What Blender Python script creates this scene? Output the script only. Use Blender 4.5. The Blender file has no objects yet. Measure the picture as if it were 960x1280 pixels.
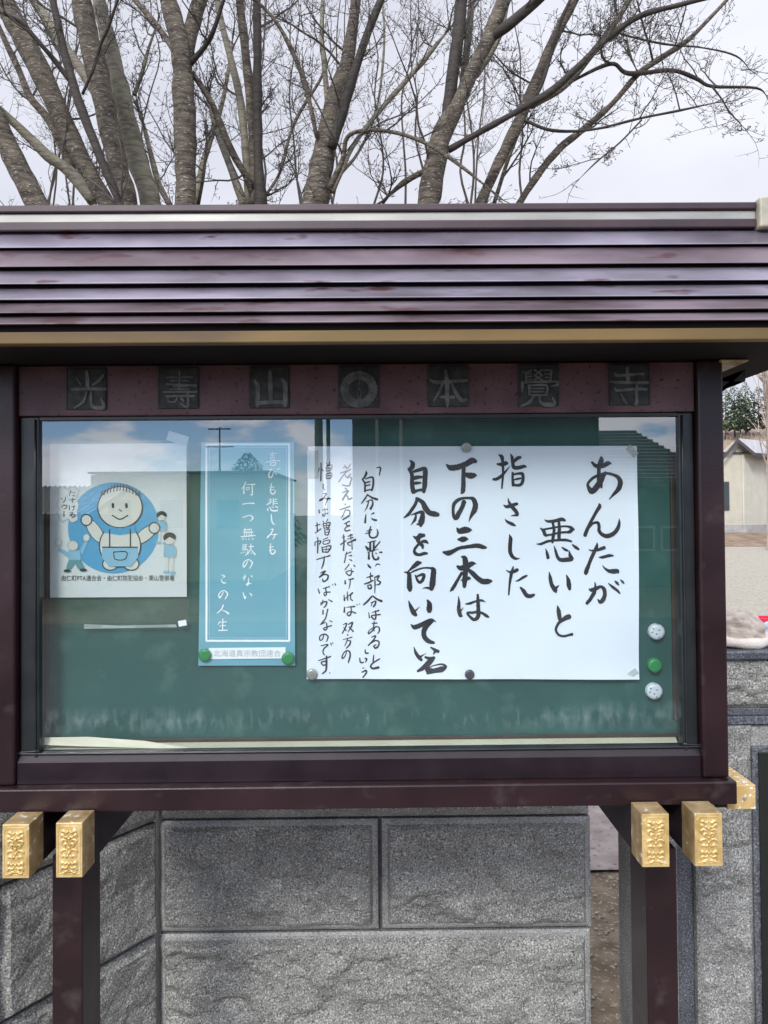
import bpy, bmesh, math, random
from mathutils import Vector, Matrix, noise as mn
random.seed(7)
S = bpy.context.scene
COL = S.collection
R = math.radians

# ------------------------------------------------------------------ camera
CAMLOC = Vector((0.0, -1.44, 1.55))
FPX = 960.0
PITCH, ROLL, YAW = R(1.0), R(0.47), R(0.5)
SHIFT_PX = -16.8
cd = bpy.data.cameras.new('camera')
cam = bpy.data.objects.new('camera', cd); COL.objects.link(cam)
cd.sensor_fit = 'VERTICAL'; cd.sensor_height = 36.0; cd.sensor_width = 27.0
cd.lens = 36.0 * FPX / 1280.0
cd.shift_y = SHIFT_PX / 1280.0
cd.clip_start = 0.02; cd.clip_end = 3000
fwd = Vector((math.sin(YAW) * math.cos(PITCH), math.cos(YAW) * math.cos(PITCH), math.sin(PITCH)))
r0 = Vector((math.cos(YAW), -math.sin(YAW), 0)); u0 = r0.cross(fwd)
RT = math.cos(ROLL) * r0 - math.sin(ROLL) * u0
UP = math.sin(ROLL) * r0 + math.cos(ROLL) * u0
m3 = Matrix((RT, UP, -fwd)).transposed()
cam.matrix_world = Matrix.Translation(CAMLOC) @ m3.to_4x4()
S.camera = cam

def P(px, py, Y):
    """the point of the plane y = Y that lies where the photograph has pixel (px, py)"""
    d = fwd + RT * ((px - 480) / FPX) + UP * ((640 - py) / FPX + SHIFT_PX / FPX)
    return CAMLOC + d * ((Y - CAMLOC.y) / d.y)
GLASS_Y = 0.014
def PR(px, py, Yv):
    """the point of the street side that a mirror at the glass shows at that pixel"""
    p = P(px, py, Yv); p.y = 2 * GLASS_Y - p.y
    return p

# ------------------------------------------------------------------ sky, sun, exposure
SUN_EL, SUN_AZ = R(38), R(200)      # azimuth clockwise from +Y
w = bpy.data.worlds.new("World"); S.world = w; w.use_nodes = True
nt = w.node_tree; nt.nodes.clear()
out = nt.nodes.new('ShaderNodeOutputWorld'); bg = nt.nodes.new('ShaderNodeBackground')
sky = nt.nodes.new('ShaderNodeTexSky'); sky.sky_type = 'NISHITA'; sky.sun_disc = False
sky.sun_elevation = SUN_EL; sky.sun_rotation = SUN_AZ
sky.air_density = 1.0; sky.dust_density = 0.2; sky.ozone_density = 2.5
bg.inputs['Strength'].default_value = 0.1
tc = nt.nodes.new('ShaderNodeTexCoord'); mp = nt.nodes.new('ShaderNodeMapping')
mp.inputs['Scale'].default_value = (1.0, 1.0, 2.6); mp.inputs['Location'].default_value = (1.7, 2.3, 0.6)
n1 = nt.nodes.new('ShaderNodeTexNoise'); n1.inputs['Scale'].default_value = 4.6; n1.inputs['Detail'].default_value = 9; n1.inputs['Roughness'].default_value = 0.55
n2 = nt.nodes.new('ShaderNodeTexNoise'); n2.inputs['Scale'].default_value = 1.7; n2.inputs['Detail'].default_value = 6
cov = nt.nodes.new('ShaderNodeMapRange'); cov.interpolation_type = 'SMOOTHSTEP'
cov.inputs['From Min'].default_value = 0.31; cov.inputs['From Max'].default_value = 0.40
sep = nt.nodes.new('ShaderNodeSeparateXYZ'); add = nt.nodes.new('ShaderNodeMath'); add.operation = 'MULTIPLY_ADD'
add.inputs[1].default_value = 0.15
L = nt.links.new
L(tc.outputs['Generated'], mp.inputs['Vector']); L(mp.outputs[0], n1.inputs['Vector']); L(mp.outputs[0], n2.inputs['Vector'])
L(tc.outputs['Generated'], sep.inputs[0]); L(sep.outputs['Y'], add.inputs[0]); L(n1.outputs['Fac'], add.inputs[2])
hz = nt.nodes.new('ShaderNodeMapRange'); hz.inputs['From Min'].default_value = 0.0; hz.inputs['From Max'].default_value = 0.35
hz.inputs['To Min'].default_value = 0.02; hz.inputs['To Max'].default_value = 0.0; L(sep.outputs['Z'], hz.inputs['Value'])
ad2 = nt.nodes.new('ShaderNodeMath'); ad2.operation = 'ADD'; L(add.outputs[0], ad2.inputs[0]); L(hz.outputs[0], ad2.inputs[1])
L(ad2.outputs[0], cov.inputs['Value'])
cr = nt.nodes.new('ShaderNodeValToRGB')
cr.color_ramp.elements[0].position = 0.3; cr.color_ramp.elements[0].color = (5.0, 5.15, 5.9, 1)
cr.color_ramp.elements[1].position = 0.68; cr.color_ramp.elements[1].color = (6.6, 6.75, 7.4, 1)
L(n2.outputs['Fac'], cr.inputs[0])
mix = nt.nodes.new('ShaderNodeMix'); mix.data_type = 'RGBA'; mix.clamp_factor = True
tint = nt.nodes.new('ShaderNodeMix'); tint.data_type = 'RGBA'; tint.blend_type = 'MULTIPLY'; tint.inputs['Factor'].default_value = 1
tint.inputs[7].default_value = (0.95, 1.15, 1.55, 1); L(sky.outputs[0], tint.inputs[6])
L(cov.outputs[0], mix.inputs['Factor']); L(tint.outputs[2], mix.inputs[6]); L(cr.outputs[0], mix.inputs[7])
# clouds are brighter on the side of the sun
vd = nt.nodes.new('ShaderNodeVectorMath'); vd.operation = 'DOT_PRODUCT'
vd.inputs[1].default_value = (math.sin(SUN_AZ) * math.cos(SUN_EL), math.cos(SUN_AZ) * math.cos(SUN_EL), math.sin(SUN_EL))
L(tc.outputs['Generated'], vd.inputs[0])
gm1 = nt.nodes.new('ShaderNodeMapRange'); gm1.inputs['From Min'].default_value = 0.0; gm1.inputs['From Max'].default_value = 1.0
gm1.inputs['To Min'].default_value = 1.0; gm1.inputs['To Max'].default_value = 3.0
L(vd.outputs['Value'], gm1.inputs['Value'])
cm = nt.nodes.new('ShaderNodeMix'); cm.data_type = 'RGBA'; cm.blend_type = 'MULTIPLY'; cm.inputs['Factor'].default_value = 1.0
L(cr.outputs[0], cm.inputs[6]); L(gm1.outputs[0], cm.inputs[7]); L(cm.outputs[2], mix.inputs[7])
L(mix.outputs[2], bg.inputs['Color']); L(bg.outputs[0], out.inputs[0])

sl = bpy.data.lights.new('sun', 'SUN'); so = bpy.data.objects.new('sun', sl); COL.objects.link(so)
sl.energy = 2.2; sl.angle = R(14); sl.color = (1.0, 0.975, 0.94)
sd = Vector((math.sin(SUN_AZ) * math.cos(SUN_EL), math.cos(SUN_AZ) * math.cos(SUN_EL), math.sin(SUN_EL)))
so.rotation_euler = sd.to_track_quat('Z', 'Y').to_euler(); so.location = (0, -3, 6)
S.view_settings.view_transform = 'Standard'; S.view_settings.look = 'None'
S.view_settings.exposure = 0.5; S.view_settings.gamma = 1.0
S.cycles.use_denoising = True
S.cycles.max_bounces = 10; S.cycles.transparent_max_bounces = 16

# ------------------------------------------------------------------ materials
def srgb(r, g, b):
    f = lambda c: (c / 255 / 12.92) if c / 255 <= 0.04045 else ((c / 255 + 0.055) / 1.055) ** 2.4
    return (f(r), f(g), f(b))
MATS = {}
def mat(name, c1, c2=None, scale=20, rough=0.6, metal=0.0, bump=0.0, bscale=None, detail=6, lo=0.35, hi=0.65,
        stretch=(1, 1, 1), spec=0.5, c3=None, s3=60, t3=(0.6, 0.7), rvar=0.0, coat=0.0):
    m = bpy.data.materials.new(name); m.use_nodes = True; MATS[name] = m
    t = m.node_tree; b = t.nodes['Principled BSDF']
    b.inputs['Roughness'].default_value = rough; b.inputs['Metallic'].default_value = metal
    b.inputs['Specular IOR Level'].default_value = spec
    b.inputs['Coat Weight'].default_value = coat
    c1 = tuple(c1) + (1,)
    if c2 is None:
        b.inputs['Base Color'].default_value = c1
        if not bump: return m
    c2 = tuple(c2) + (1,) if c2 else c1
    tc = t.nodes.new('ShaderNodeTexCoord'); mp = t.nodes.new('ShaderNodeMapping'); mp.inputs['Scale'].default_value = stretch
    t.links.new(tc.outputs['Object'], mp.inputs[0])
    n = t.nodes.new('ShaderNodeTexNoise'); n.inputs['Scale'].default_value = scale; n.inputs['Detail'].default_value = detail
    t.links.new(mp.outputs[0], n.inputs['Vector'])
    r = t.nodes.new('ShaderNodeValToRGB'); r.color_ramp.elements[0].position = lo; r.color_ramp.elements[1].position = hi
    r.color_ramp.elements[0].color = c1; r.color_ramp.elements[1].color = c2
    t.links.new(n.outputs['Fac'], r.inputs[0]); colour = r.outputs[0]
    if c3:
        n3 = t.nodes.new('ShaderNodeTexNoise'); n3.inputs['Scale'].default_value = s3; n3.inputs['Detail'].default_value = 3
        t.links.new(mp.outputs[0], n3.inputs['Vector'])
        mr = t.nodes.new('ShaderNodeMapRange'); mr.inputs['From Min'].default_value = t3[0]; mr.inputs['From Max'].default_value = t3[1]
        t.links.new(n3.outputs['Fac'], mr.inputs['Value'])
        mx = t.nodes.new('ShaderNodeMix'); mx.data_type = 'RGBA'; mx.inputs[7].default_value = tuple(c3) + (1,)
        t.links.new(mr.outputs[0], mx.inputs['Factor']); t.links.new(colour, mx.inputs[6]); colour = mx.outputs[2]
    t.links.new(colour, b.inputs['Base Color'])
    if rvar:
        rr = t.nodes.new('ShaderNodeMapRange'); rr.inputs['To Min'].default_value = rough - rvar; rr.inputs['To Max'].default_value = rough + rvar
        rr.inputs['From Min'].default_value = 0.3; rr.inputs['From Max'].default_value = 0.7
        t.links.new(n.outputs['Fac'], rr.inputs['Value']); t.links.new(rr.outputs[0], b.inputs['Roughness'])
    if bump:
        nb = t.nodes.new('ShaderNodeTexNoise'); nb.inputs['Scale'].default_value = bscale or scale * 2; nb.inputs['Detail'].default_value = 6
        t.links.new(mp.outputs[0], nb.inputs['Vector'])
        bp = t.nodes.new('ShaderNodeBump'); bp.inputs['Strength'].default_value = 1.0; bp.inputs['Distance'].default_value = bump
        t.links.new(nb.outputs['Fac'], bp.inputs['Height']); t.links.new(bp.outputs[0], b.inputs['Normal'])
    return m

maroon = mat('maroon_paint', (0.012, 0.0048, 0.006), (0.022, 0.0085, 0.0105), 6, 0.33, c3=(0.05, 0.036, 0.035), s3=22, t3=(0.60, 0.85), bump=0.0002, bscale=300, rvar=0.08, spec=0.4)
maroon_dk = mat('dark_maroon_paint', (0.010, 0.005, 0.0075), (0.016, 0.0085, 0.012), 12, 0.36, bump=0.0002, bscale=300, rvar=0.08, spec=0.4)
header_m = mat('weathered_maroon_panel', (0.060, 0.024, 0.027), (0.125, 0.062, 0.064), 10, 0.45, c3=(0.02, 0.008, 0.01), s3=120, t3=(0.6, 0.68), spec=0.4)
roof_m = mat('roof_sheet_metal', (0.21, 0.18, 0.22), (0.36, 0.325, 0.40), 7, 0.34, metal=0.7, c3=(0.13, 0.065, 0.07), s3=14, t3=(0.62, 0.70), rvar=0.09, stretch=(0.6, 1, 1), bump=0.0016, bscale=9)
roof_m2 = mat('browner_roof_metal', (0.13, 0.09, 0.105), (0.24, 0.185, 0.215), 8, 0.38, metal=0.65, c3=(0.10, 0.045, 0.05), s3=15, t3=(0.60, 0.68), rvar=0.09, stretch=(0.6, 1, 1), bump=0.0016, bscale=9)  # browner, darker tone of the slat metal, used on some of the rows
soffit_m = mat('shaded_maroon', (0.005, 0.003, 0.003), (0.009, 0.006, 0.006), 8, 0.8, spec=0.15)  # near-black: shade under the eave and slats is put into the colour
roof_edge = mat('roof_edge_metal', (0.030, 0.014, 0.018), (0.05, 0.026, 0.03), 10, 0.4)
silver = mat('silver_strip', (0.28, 0.27, 0.24), (0.37, 0.36, 0.325), 30, 0.45, metal=0.4, stretch=(0.2, 1, 1))
brass = mat('brass_fascia', (0.115, 0.070, 0.020), (0.17, 0.108, 0.035), 8, 0.55, metal=0.25, c3=(0.08, 0.05, 0.025), s3=5, t3=(0.58, 0.68), stretch=(0.3, 1, 1))
gold = mat('gold_paint', (0.52, 0.36, 0.13), (0.74, 0.55, 0.25), 55, 0.42, metal=0.45, c3=(0.8, 0.76, 0.66), s3=70, t3=(0.66, 0.70), bump=0.0006, bscale=300)
gold_side = mat('shaded_worn_gold', (0.27, 0.18, 0.08), (0.48, 0.36, 0.19), 30, 0.45, metal=0.4, c3=(0.72, 0.66, 0.56), s3=60, t3=(0.63, 0.68))  # darker gold with the shade of the cap sides in its colour, plus pale chips
gold_chip = mat('chipped_gold_paint', (0.50, 0.34, 0.13), (0.62, 0.44, 0.19), 30, 0.5, metal=0.2, c3=(0.78, 0.76, 0.72), s3=120, t3=(0.58, 0.61))
bronze = mat('bronze_tile', (0.026, 0.026, 0.023), (0.052, 0.053, 0.048), 60, 0.5, metal=0.5, bump=0.0008, bscale=260)
bronze_lt = mat('bronze_relief', (0.075, 0.077, 0.068), (0.16, 0.16, 0.145), 60, 0.5, metal=0.4, bump=0.0005, bscale=400)
rubber = mat('black_rubber', (0.008, 0.010, 0.011), (0.016, 0.019, 0.02), 20, 0.35)
green_b = mat('green_board', (0.009, 0.068, 0.058), (0.014, 0.088, 0.076), 6, 0.75, bump=0.0004, bscale=500, c3=(0.04, 0.12, 0.10), s3=18, t3=(0.55, 0.75))
cream = mat('cream_plastic', (0.72, 0.68, 0.52), (0.62, 0.57, 0.42), 12, 0.5)
brown_strip = mat('brown_inner_strip', (0.028, 0.020, 0.014), (0.045, 0.032, 0.02), 20, 0.5)
paper = mat('white_paper', (0.76, 0.81, 0.87), (0.72, 0.78, 0.85), 5, 0.8, bump=0.0002, bscale=60)
paper2 = mat('poster_paper', (0.78, 0.80, 0.82), (0.74, 0.77, 0.80), 5, 0.6, bump=0.0001, bscale=30)
ink = mat('black_ink', (0.010, 0.010, 0.013), (0.024, 0.024, 0.03), 80, 0.6)
ink_thin = mat('diluted_ink', (0.03, 0.03, 0.04), (0.09, 0.09, 0.10), 120, 0.7)
bluep = mat('blue_poster_print', (0.12, 0.34, 0.43), (0.18, 0.42, 0.49), 9, 0.45, stretch=(0.35, 1, 1.4), lo=0.3, hi=0.7)
bluelt = mat('pale_blue_print', (0.34, 0.56, 0.66), (0.38, 0.60, 0.70), 9, 0.45)
whitep = mat('white_print', (0.85, 0.88, 0.9), None, rough=0.5)
greyp = mat('grey_print', (0.42, 0.44, 0.46), None, rough=0.5)
skyblue = mat('sky_blue_print', (0.07, 0.36, 0.66), (0.10, 0.42, 0.70), 8, 0.5)
cyan_l = mat('light_blue_print', (0.28, 0.55, 0.74), None, rough=0.5)
teal_p = mat('teal_print', (0.12, 0.33, 0.38), None, rough=0.5)
skinp = mat('pale_print', (0.78, 0.75, 0.70), None, rough=0.5)
mag_green = mat('green_plastic', (0.02, 0.22, 0.06), None, rough=0.35)
mag_grey = mat('grey_metal_magnet', (0.30, 0.30, 0.27), (0.42, 0.41, 0.37), 60, 0.35, metal=0.5)
mag_dark = mat('dark_metal_magnet', (0.07, 0.07, 0.075), (0.1, 0.1, 0.1), 60, 0.35, metal=0.5)
mag_white = mat('blotched_white_magnet', (0.62, 0.66, 0.68), (0.5, 0.58, 0.66), 90, 0.35, c3=(0.05, 0.1, 0.13), s3=170, t3=(0.60, 0.64))
screw_m = mat('screw_metal', (0.55, 0.53, 0.5), None, rough=0.35, metal=0.8)

def granite(name, dark, mid, light, sc=1.0, rough=0.75, bump=0.0012):
    m = bpy.data.materials.new(name); m.use_nodes = True; t = m.node_tree; b = t.nodes['Principled BSDF']
    b.inputs['Roughness'].default_value = rough
    tc = t.nodes.new('ShaderNodeTexCoord')
    def nz(s, d=3):
        n = t.nodes.new('ShaderNodeTexNoise'); n.inputs['Scale'].default_value = s * sc; n.inputs['Detail'].default_value = d
        t.links.new(tc.outputs['Object'], n.inputs['Vector']); return n
    a = nz(260); r = t.nodes.new('ShaderNodeValToRGB'); e = r.color_ramp.elements
    e[0].position = 0.36; e[0].color = dark + (1,); e[1].position = 0.66; e[1].color = light + (1,)
    x = e.new(0.46); x.color = mid + (1,); x = e.new(0.56); x.color = mid + (1,)
    t.links.new(a.outputs['Fac'], r.inputs[0])
    big = nz(14, 6); mr = t.nodes.new('ShaderNodeMapRange'); mr.inputs['From Min'].default_value = 0.3; mr.inputs['From Max'].default_value = 0.7
    mr.inputs['To Min'].default_value = 0.8; mr.inputs['To Max'].default_value = 1.2
    t.links.new(big.outputs['Fac'], mr.inputs['Value'])
    mx = t.nodes.new('ShaderNodeMix'); mx.data_type = 'RGBA'; mx.blend_type = 'MULTIPLY'; mx.inputs['Factor'].default_value = 1
    t.links.new(r.outputs[0], mx.inputs[6]); t.links.new(mr.outputs[0], mx.inputs[7]); t.links.new(mx.outputs[2], b.inputs['Base Color'])
    nb = nz(120, 8); bp = t.nodes.new('ShaderNodeBump'); bp.inputs['Distance'].default_value = bump; bp.inputs['Strength'].default_value = 1
    t.links.new(nb.outputs['Fac'], bp.inputs['Height']); t.links.new(bp.outputs[0], b.inputs['Normal'])
    return m
gran = granite('grey_granite', (0.062, 0.060, 0.054), (0.20, 0.20, 0.182), (0.46, 0.455, 0.43))
gran_lt = granite('pale_granite', (0.062, 0.062, 0.058), (0.19, 0.19, 0.178), (0.42, 0.42, 0.40))
gran_smooth = granite('sawn_granite', (0.12, 0.12, 0.115), (0.255, 0.255, 0.24), (0.42, 0.415, 0.40), rough=0.5, bump=0.0002)
gran_pol = granite('polished_granite', (0.03, 0.034, 0.042), (0.085, 0.092, 0.105), (0.2, 0.21, 0.23), rough=0.15, bump=0.0)
black_pol = mat('black_polished_stone', (0.006, 0.010, 0.008), (0.010, 0.014, 0.012), 200, 0.08)
mortar = mat('dark_joint', (0.10, 0.10, 0.10), (0.17, 0.17, 0.17), 40, 0.9)
bark = mat('cherry_bark', (0.032, 0.024, 0.018), (0.125, 0.102, 0.074), 9, 0.9, stretch=(1, 1, 4), bump=0.012, bscale=26, c3=(0.28, 0.26, 0.22), s3=26, t3=(0.60, 0.68), detail=10)
bark_lt = mat('lichened_bark', (0.10, 0.085, 0.062), (0.22, 0.195, 0.15), 9, 0.85, stretch=(1, 1, 5), bump=0.009, bscale=22, detail=10, c3=(0.20, 0.21, 0.12), s3=6, t3=(0.55, 0.7))
bark_dk = mat('dark_bark', (0.016, 0.012, 0.009), (0.042, 0.033, 0.025), 9, 0.8, stretch=(1, 1, 5), bump=0.004, bscale=14)
twig_m = mat('twig_bark', (0.028, 0.022, 0.019), (0.075, 0.06, 0.05), 6, 0.8)
asphalt = mat('asphalt', (0.04, 0.04, 0.042), (0.065, 0.065, 0.067), 40, 0.9, bump=0.004, bscale=150)
dirt = mat('brown_earth', (0.10, 0.075, 0.05), (0.20, 0.155, 0.11), 9, 0.95, bump=0.02, bscale=30, c3=(0.3, 0.26, 0.2), s3=50, t3=(0.58, 0.66))
gravel_m = mat('pale_gravel', (0.26, 0.24, 0.19), (0.38, 0.35, 0.29), 22, 0.95, bump=0.01, bscale=60, c3=(0.2, 0.18, 0.15), s3=12, t3=(0.6, 0.72))
paving = mat('pinkish_concrete', (0.20, 0.165, 0.15), (0.29, 0.25, 0.23), 12, 0.9, bump=0.003, bscale=80, c3=(0.12, 0.1, 0.09), s3=40, t3=(0.6, 0.7))
hill_m = mat('brown_hillside', (0.20, 0.14, 0.105), (0.32, 0.24, 0.19), 0.12, 1.0, c3=(0.13, 0.12, 0.07), s3=0.3, t3=(0.52, 0.68), detail=10)
conif = mat('conifer_green', (0.035, 0.055, 0.022), (0.085, 0.12, 0.045), 1.2, 0.9)
conif_dk = mat('dark_conifer_green', (0.012, 0.028, 0.018), (0.03, 0.055, 0.03), 1.2, 0.9)

# ------------------------------------------------------------------ builders
ORG = {}
class MB:
    def __init__(s): s.v = []; s.f = []; s.k = 0.0
    def add(s, vs, fs):
        n = len(s.v); s.v += [tuple(x) for x in vs]; s.f += [tuple(i + n for i in f) for f in fs]
    def box(s, a, b, bev=0.0, rot=None, seg=2):
        """box between corners a and b"""
        a = Vector(a); b = Vector(b); c = (a + b) / 2; d = Vector((abs(b.x - a.x), abs(b.y - a.y), abs(b.z - a.z)))
        bm = bmesh.new(); bmesh.ops.create_cube(bm, size=1)
        for v in bm.verts: v.co = Vector((v.co.x * d.x, v.co.y * d.y, v.co.z * d.z))
        if bev: bmesh.ops.bevel(bm, geom=bm.edges[:], offset=min(bev, min(d) * 0.45), segments=seg, affect='EDGES', profile=0.5)
        M = Matrix.Translation(c) @ (rot if rot else Matrix.Identity(4))
        bm.verts.index_update()
        s.add([M @ v.co for v in bm.verts], [[v.index for v in f.verts] for f in bm.faces]); bm.free(); return s
    def prism_x(s, prof, x0, x1):
        """profile of (y, z) points extruded along x"""
        n = len(prof)
        vs = [(x0, y, z) for y, z in prof] + [(x1, y, z) for y, z in prof]
        fs = [(i, (i + 1) % n, n + (i + 1) % n, n + i) for i in range(n)] + [tuple(range(n))[::-1], tuple(range(n, 2 * n))]
        s.add(vs, fs); return s
    def prism(s, poly, off):
        n = len(poly); off = Vector(off)
        vs = [Vector(p) for p in poly]; vs += [p + off for p in vs]
        fs = [(i, (i + 1) % n, n + (i + 1) % n, n + i) for i in range(n)] + [tuple(range(n))[::-1], tuple(range(n, 2 * n))]
        s.add(vs, fs); return s
    def tube(s, pts, rad, sides=8, smooth_n=1, cap=True, rough=0.0, seed=0.0):
        pts = [Vector(p) for p in pts]
        if smooth_n > 1: pts, rad = crom(pts, rad, smooth_n)
        n = len(pts); vs = []; fs = []
        t = (pts[1] - pts[0]).normalized()
        nrm = t.cross(Vector((0, 1, 0.01)));
        if nrm.length < 1e-4: nrm = t.cross(Vector((1, 0, 0)))
        nrm.normalize()
        for i, p in enumerate(pts):
            t = (pts[min(i + 1, n - 1)] - pts[max(i - 1, 0)])
            if t.length < 1e-9: t = Vector((0, 0, 1))
            t.normalize(); nrm = (nrm - t * nrm.dot(t)); nrm.normalize(); bn = t.cross(nrm)
            for k in range(sides):
                a = 2 * math.pi * k / sides; r = rad[i]
                if rough:
                    q = (p + (nrm * math.cos(a) + bn * math.sin(a)) * r) * 7
                    r *= 1 + rough * mn.noise(q + Vector((seed, 0, 0)))
                vs.append(p + (nrm * math.cos(a) + bn * math.sin(a)) * r)
            if i:
                for k in range(sides):
                    k2 = (k + 1) % sides
                    fs.append(((i - 1) * sides + k, (i - 1) * sides + k2, i * sides + k2, i * sides + k))
        if cap: fs.append(tuple(range(sides))[::-1]); fs.append(tuple(range((n - 1) * sides, n * sides)))
        s.add(vs, fs); return s
    def disc(s, c, r, y0, y1, n=24, bev=0.2):
        """round plate facing -y from y0 (front) to y1 (back)"""
        prof = [(r, y1), (r, y0 + bev * r), (r * (1 - bev * 0.6), y0 + bev * r * 0.2), (r * 0.6, y0), (0.0001, y0)]
        vs = []; fs = []
        for i, (rr, yy) in enumerate(prof):
            for k in range(n):
                a = 2 * math.pi * k / n; vs.append((c[0] + rr * math.cos(a), yy, c[1] + rr * math.sin(a)))
            if i:
                for k in range(n):
                    fs.append(((i - 1) * n + k, (i - 1) * n + (k + 1) % n, i * n + (k + 1) % n, i * n + k))
        s.add(vs, fs); return s
    def build(s, name, m, parent=None, origin=None, smooth=False, **tags):
        if parent is not None: o0 = ORG[parent.name]
        elif origin is not None: o0 = Vector(origin)
        else:
            xs = [v[0] for v in s.v]; ys = [v[1] for v in s.v]; zs = [v[2] for v in s.v]
            o0 = Vector(((min(xs) + max(xs)) / 2, (min(ys) + max(ys)) / 2, min(zs)))
        me = bpy.data.meshes.new(name)
        me.from_pydata([(v[0] - o0.x, v[1] - o0.y, v[2] - o0.z) for v in s.v], [], s.f)
        me.materials.append(m)
        if smooth: me.polygons.foreach_set('use_smooth', [True] * len(me.polygons))
        me.update()
        o = bpy.data.objects.new(name, me); COL.objects.link(o)
        if parent is not None: o.parent = parent
        else: o.location = o0
        ORG[o.name] = o0
        for k, v in tags.items(): o[k] = v
        return o
def crom(pts, rad, n):
    P_ = [pts[0] * 2 - pts[1]] + pts + [pts[-1] * 2 - pts[-2]]; op = []; orr = []
    for i in range(len(pts) - 1):
        a, b, c, d = P_[i:i + 4]
        for k in range(n):
            t = k / n
            op.append(0.5 * ((2 * b) + (c - a) * t + (2 * a - 5 * b + 4 * c - d) * t * t + (3 * b - a - 3 * c + d) * t ** 3))
            orr.append(rad[i] * (1 - t) + rad[i + 1] * t)
    return op + [pts[-1]], orr + [rad[-1]]
def thing(name, label, cat, loc, group=None, parent=None):
    o = bpy.data.objects.new(name, None); COL.objects.link(o); o.location = loc; o.empty_display_size = 0.1
    ORG[o.name] = Vector(loc); o['label'] = label; o['category'] = cat
    if group: o['group'] = group
    return o
def copy_thing(o, loc, label):
    def cp(x, par):
        c = x.copy(); COL.objects.link(c)
        if par: c.parent = par
        for ch in x.children: cp(ch, c)
        return c
    c = cp(o, None); c.location = loc; c['label'] = label
    return c

# strokes: "x y w, x y w; ..." in a zoomed block -> pixels
def strokes(block, txt):
    ox, oy, sc = block; out = []
    for st in txt.split(';'):
        st = st.strip()
        if not st: continue
        pts = []
        for p in st.split(','):
            a = [float(q) for q in p.split()]
            pts.append((ox + a[0] / sc, oy + a[1] / sc, a[2] / sc))
        out.append(pts)
    return out
def ribbon(mb, pts, Y, yfun=None, thick=0.0, grow=1.0):
    """brush stroke: pixels -> a band on the sheet at depth Y"""
    k = (Y - CAMLOC.y) / FPX
    ws = [P(a, b, Y) for a, b, _ in pts]; q = [Vector((p.x, p.z, 0)) for p in ws]; r = [max(c, 0.4) * k * 0.5 * grow for _, _, c in pts]
    q, r = crom(q, r, 6)
    # rounded ends
    d0 = (q[0] - q[1]).normalized(); d1 = (q[-1] - q[-2]).normalized()
    q = [q[0] + d0 * r[0] * 0.75, q[0] + d0 * r[0] * 0.45] + q + [q[-1] + d1 * r[-1] * 0.45, q[-1] + d1 * r[-1] * 0.75]
    r = [r[0] * 0.35, r[0] * 0.8] + r + [r[-1] * 0.8, r[-1] * 0.35]
    vs = []; fs = []; n = len(q)
    for i in range(n):
        t = q[min(i + 1, n - 1)] - q[max(i - 1, 0)]
        if t.length < 1e-9: t = Vector((1, 0, 0))
        t.normalize(); nn = Vector((-t.y, t.x, 0)); mb.k += 3e-6
        if mb.k > 2.4e-4: mb.k = 0
        for sgn in (1, -1):
            a = q[i] + nn * r[i] * sgn * (1 + 0.05 * math.sin(i * 2.1 + sgn + q[i].x * 900))
            yy = Y + (yfun(a.x, a.y) if yfun else 0) - mb.k
            vs.append((a.x, yy, a.y))
    for i in range(n - 1): fs.append((2 * i, 2 * i + 1, 2 * i + 3, 2 * i + 2))
    if thick:
        m = len(vs); vs += [(v[0], v[1] + thick, v[2]) for v in vs]
        for i in range(n - 1):
            fs.append((2 * i, 2 * i + 2, m + 2 * i + 2, m + 2 * i)); fs.append((2 * i + 1, m + 2 * i + 1, m + 2 * i + 3, 2 * i + 3))
        fs.append((0, m, m + 1, 1)); fs.append((m - 2, m - 1, 2 * m - 1, 2 * m - 2))
    mb.add(vs, fs)
def flat_poly(mb, pix, Y):
    vs = [P(a, b, Y) for a, b in pix]; mb.add(vs, [tuple(range(len(vs)))])
def ellipse(cx, cy, rx, ry, n=40, rot=0, a0=0, a1=360):
    o = []
    for i in range(n):
        a = R(a0 + (a1 - a0) * i / n); x = rx * math.cos(a); y = ry * math.sin(a)
        o.append((cx + x * math.cos(rot) - y * math.sin(rot), cy + x * math.sin(rot) + y * math.cos(rot)))
    return o
def text_mesh(mb, body, px0, px1, pyc, Y, hpx=None):
    """printed line of type between two pixels"""
    cu = bpy.data.curves.new('type', 'FONT'); cu.body = body; cu.size = 1; cu.resolution_u = 3
    ob = bpy.data.objects.new('type', cu); COL.objects.link(ob)
    dg = bpy.context.evaluated_depsgraph_get(); me = ob.evaluated_get(dg).to_mesh()
    xs = [v.co.x for v in me.vertices]; ys = [v.co.y for v in me.vertices]
    if not xs: return
    x0, x1, y0, y1 = min(xs), max(xs), min(ys), max(ys)
    sx = (px1 - px0) / (x1 - x0); sy = (hpx / (y1 - y0)) if hpx else sx
    vs = [P(px0 + (v.co.x - x0) * sx, pyc - (v.co.y - (y0 + y1) / 2) * sy, Y) for v in me.vertices]
    mb.add(vs, [tuple(p.vertices) for p in me.polygons])
    ob.evaluated_get(dg).to_mesh_clear(); bpy.data.objects.remove(ob); bpy.data.curves.remove(cu)

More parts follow.
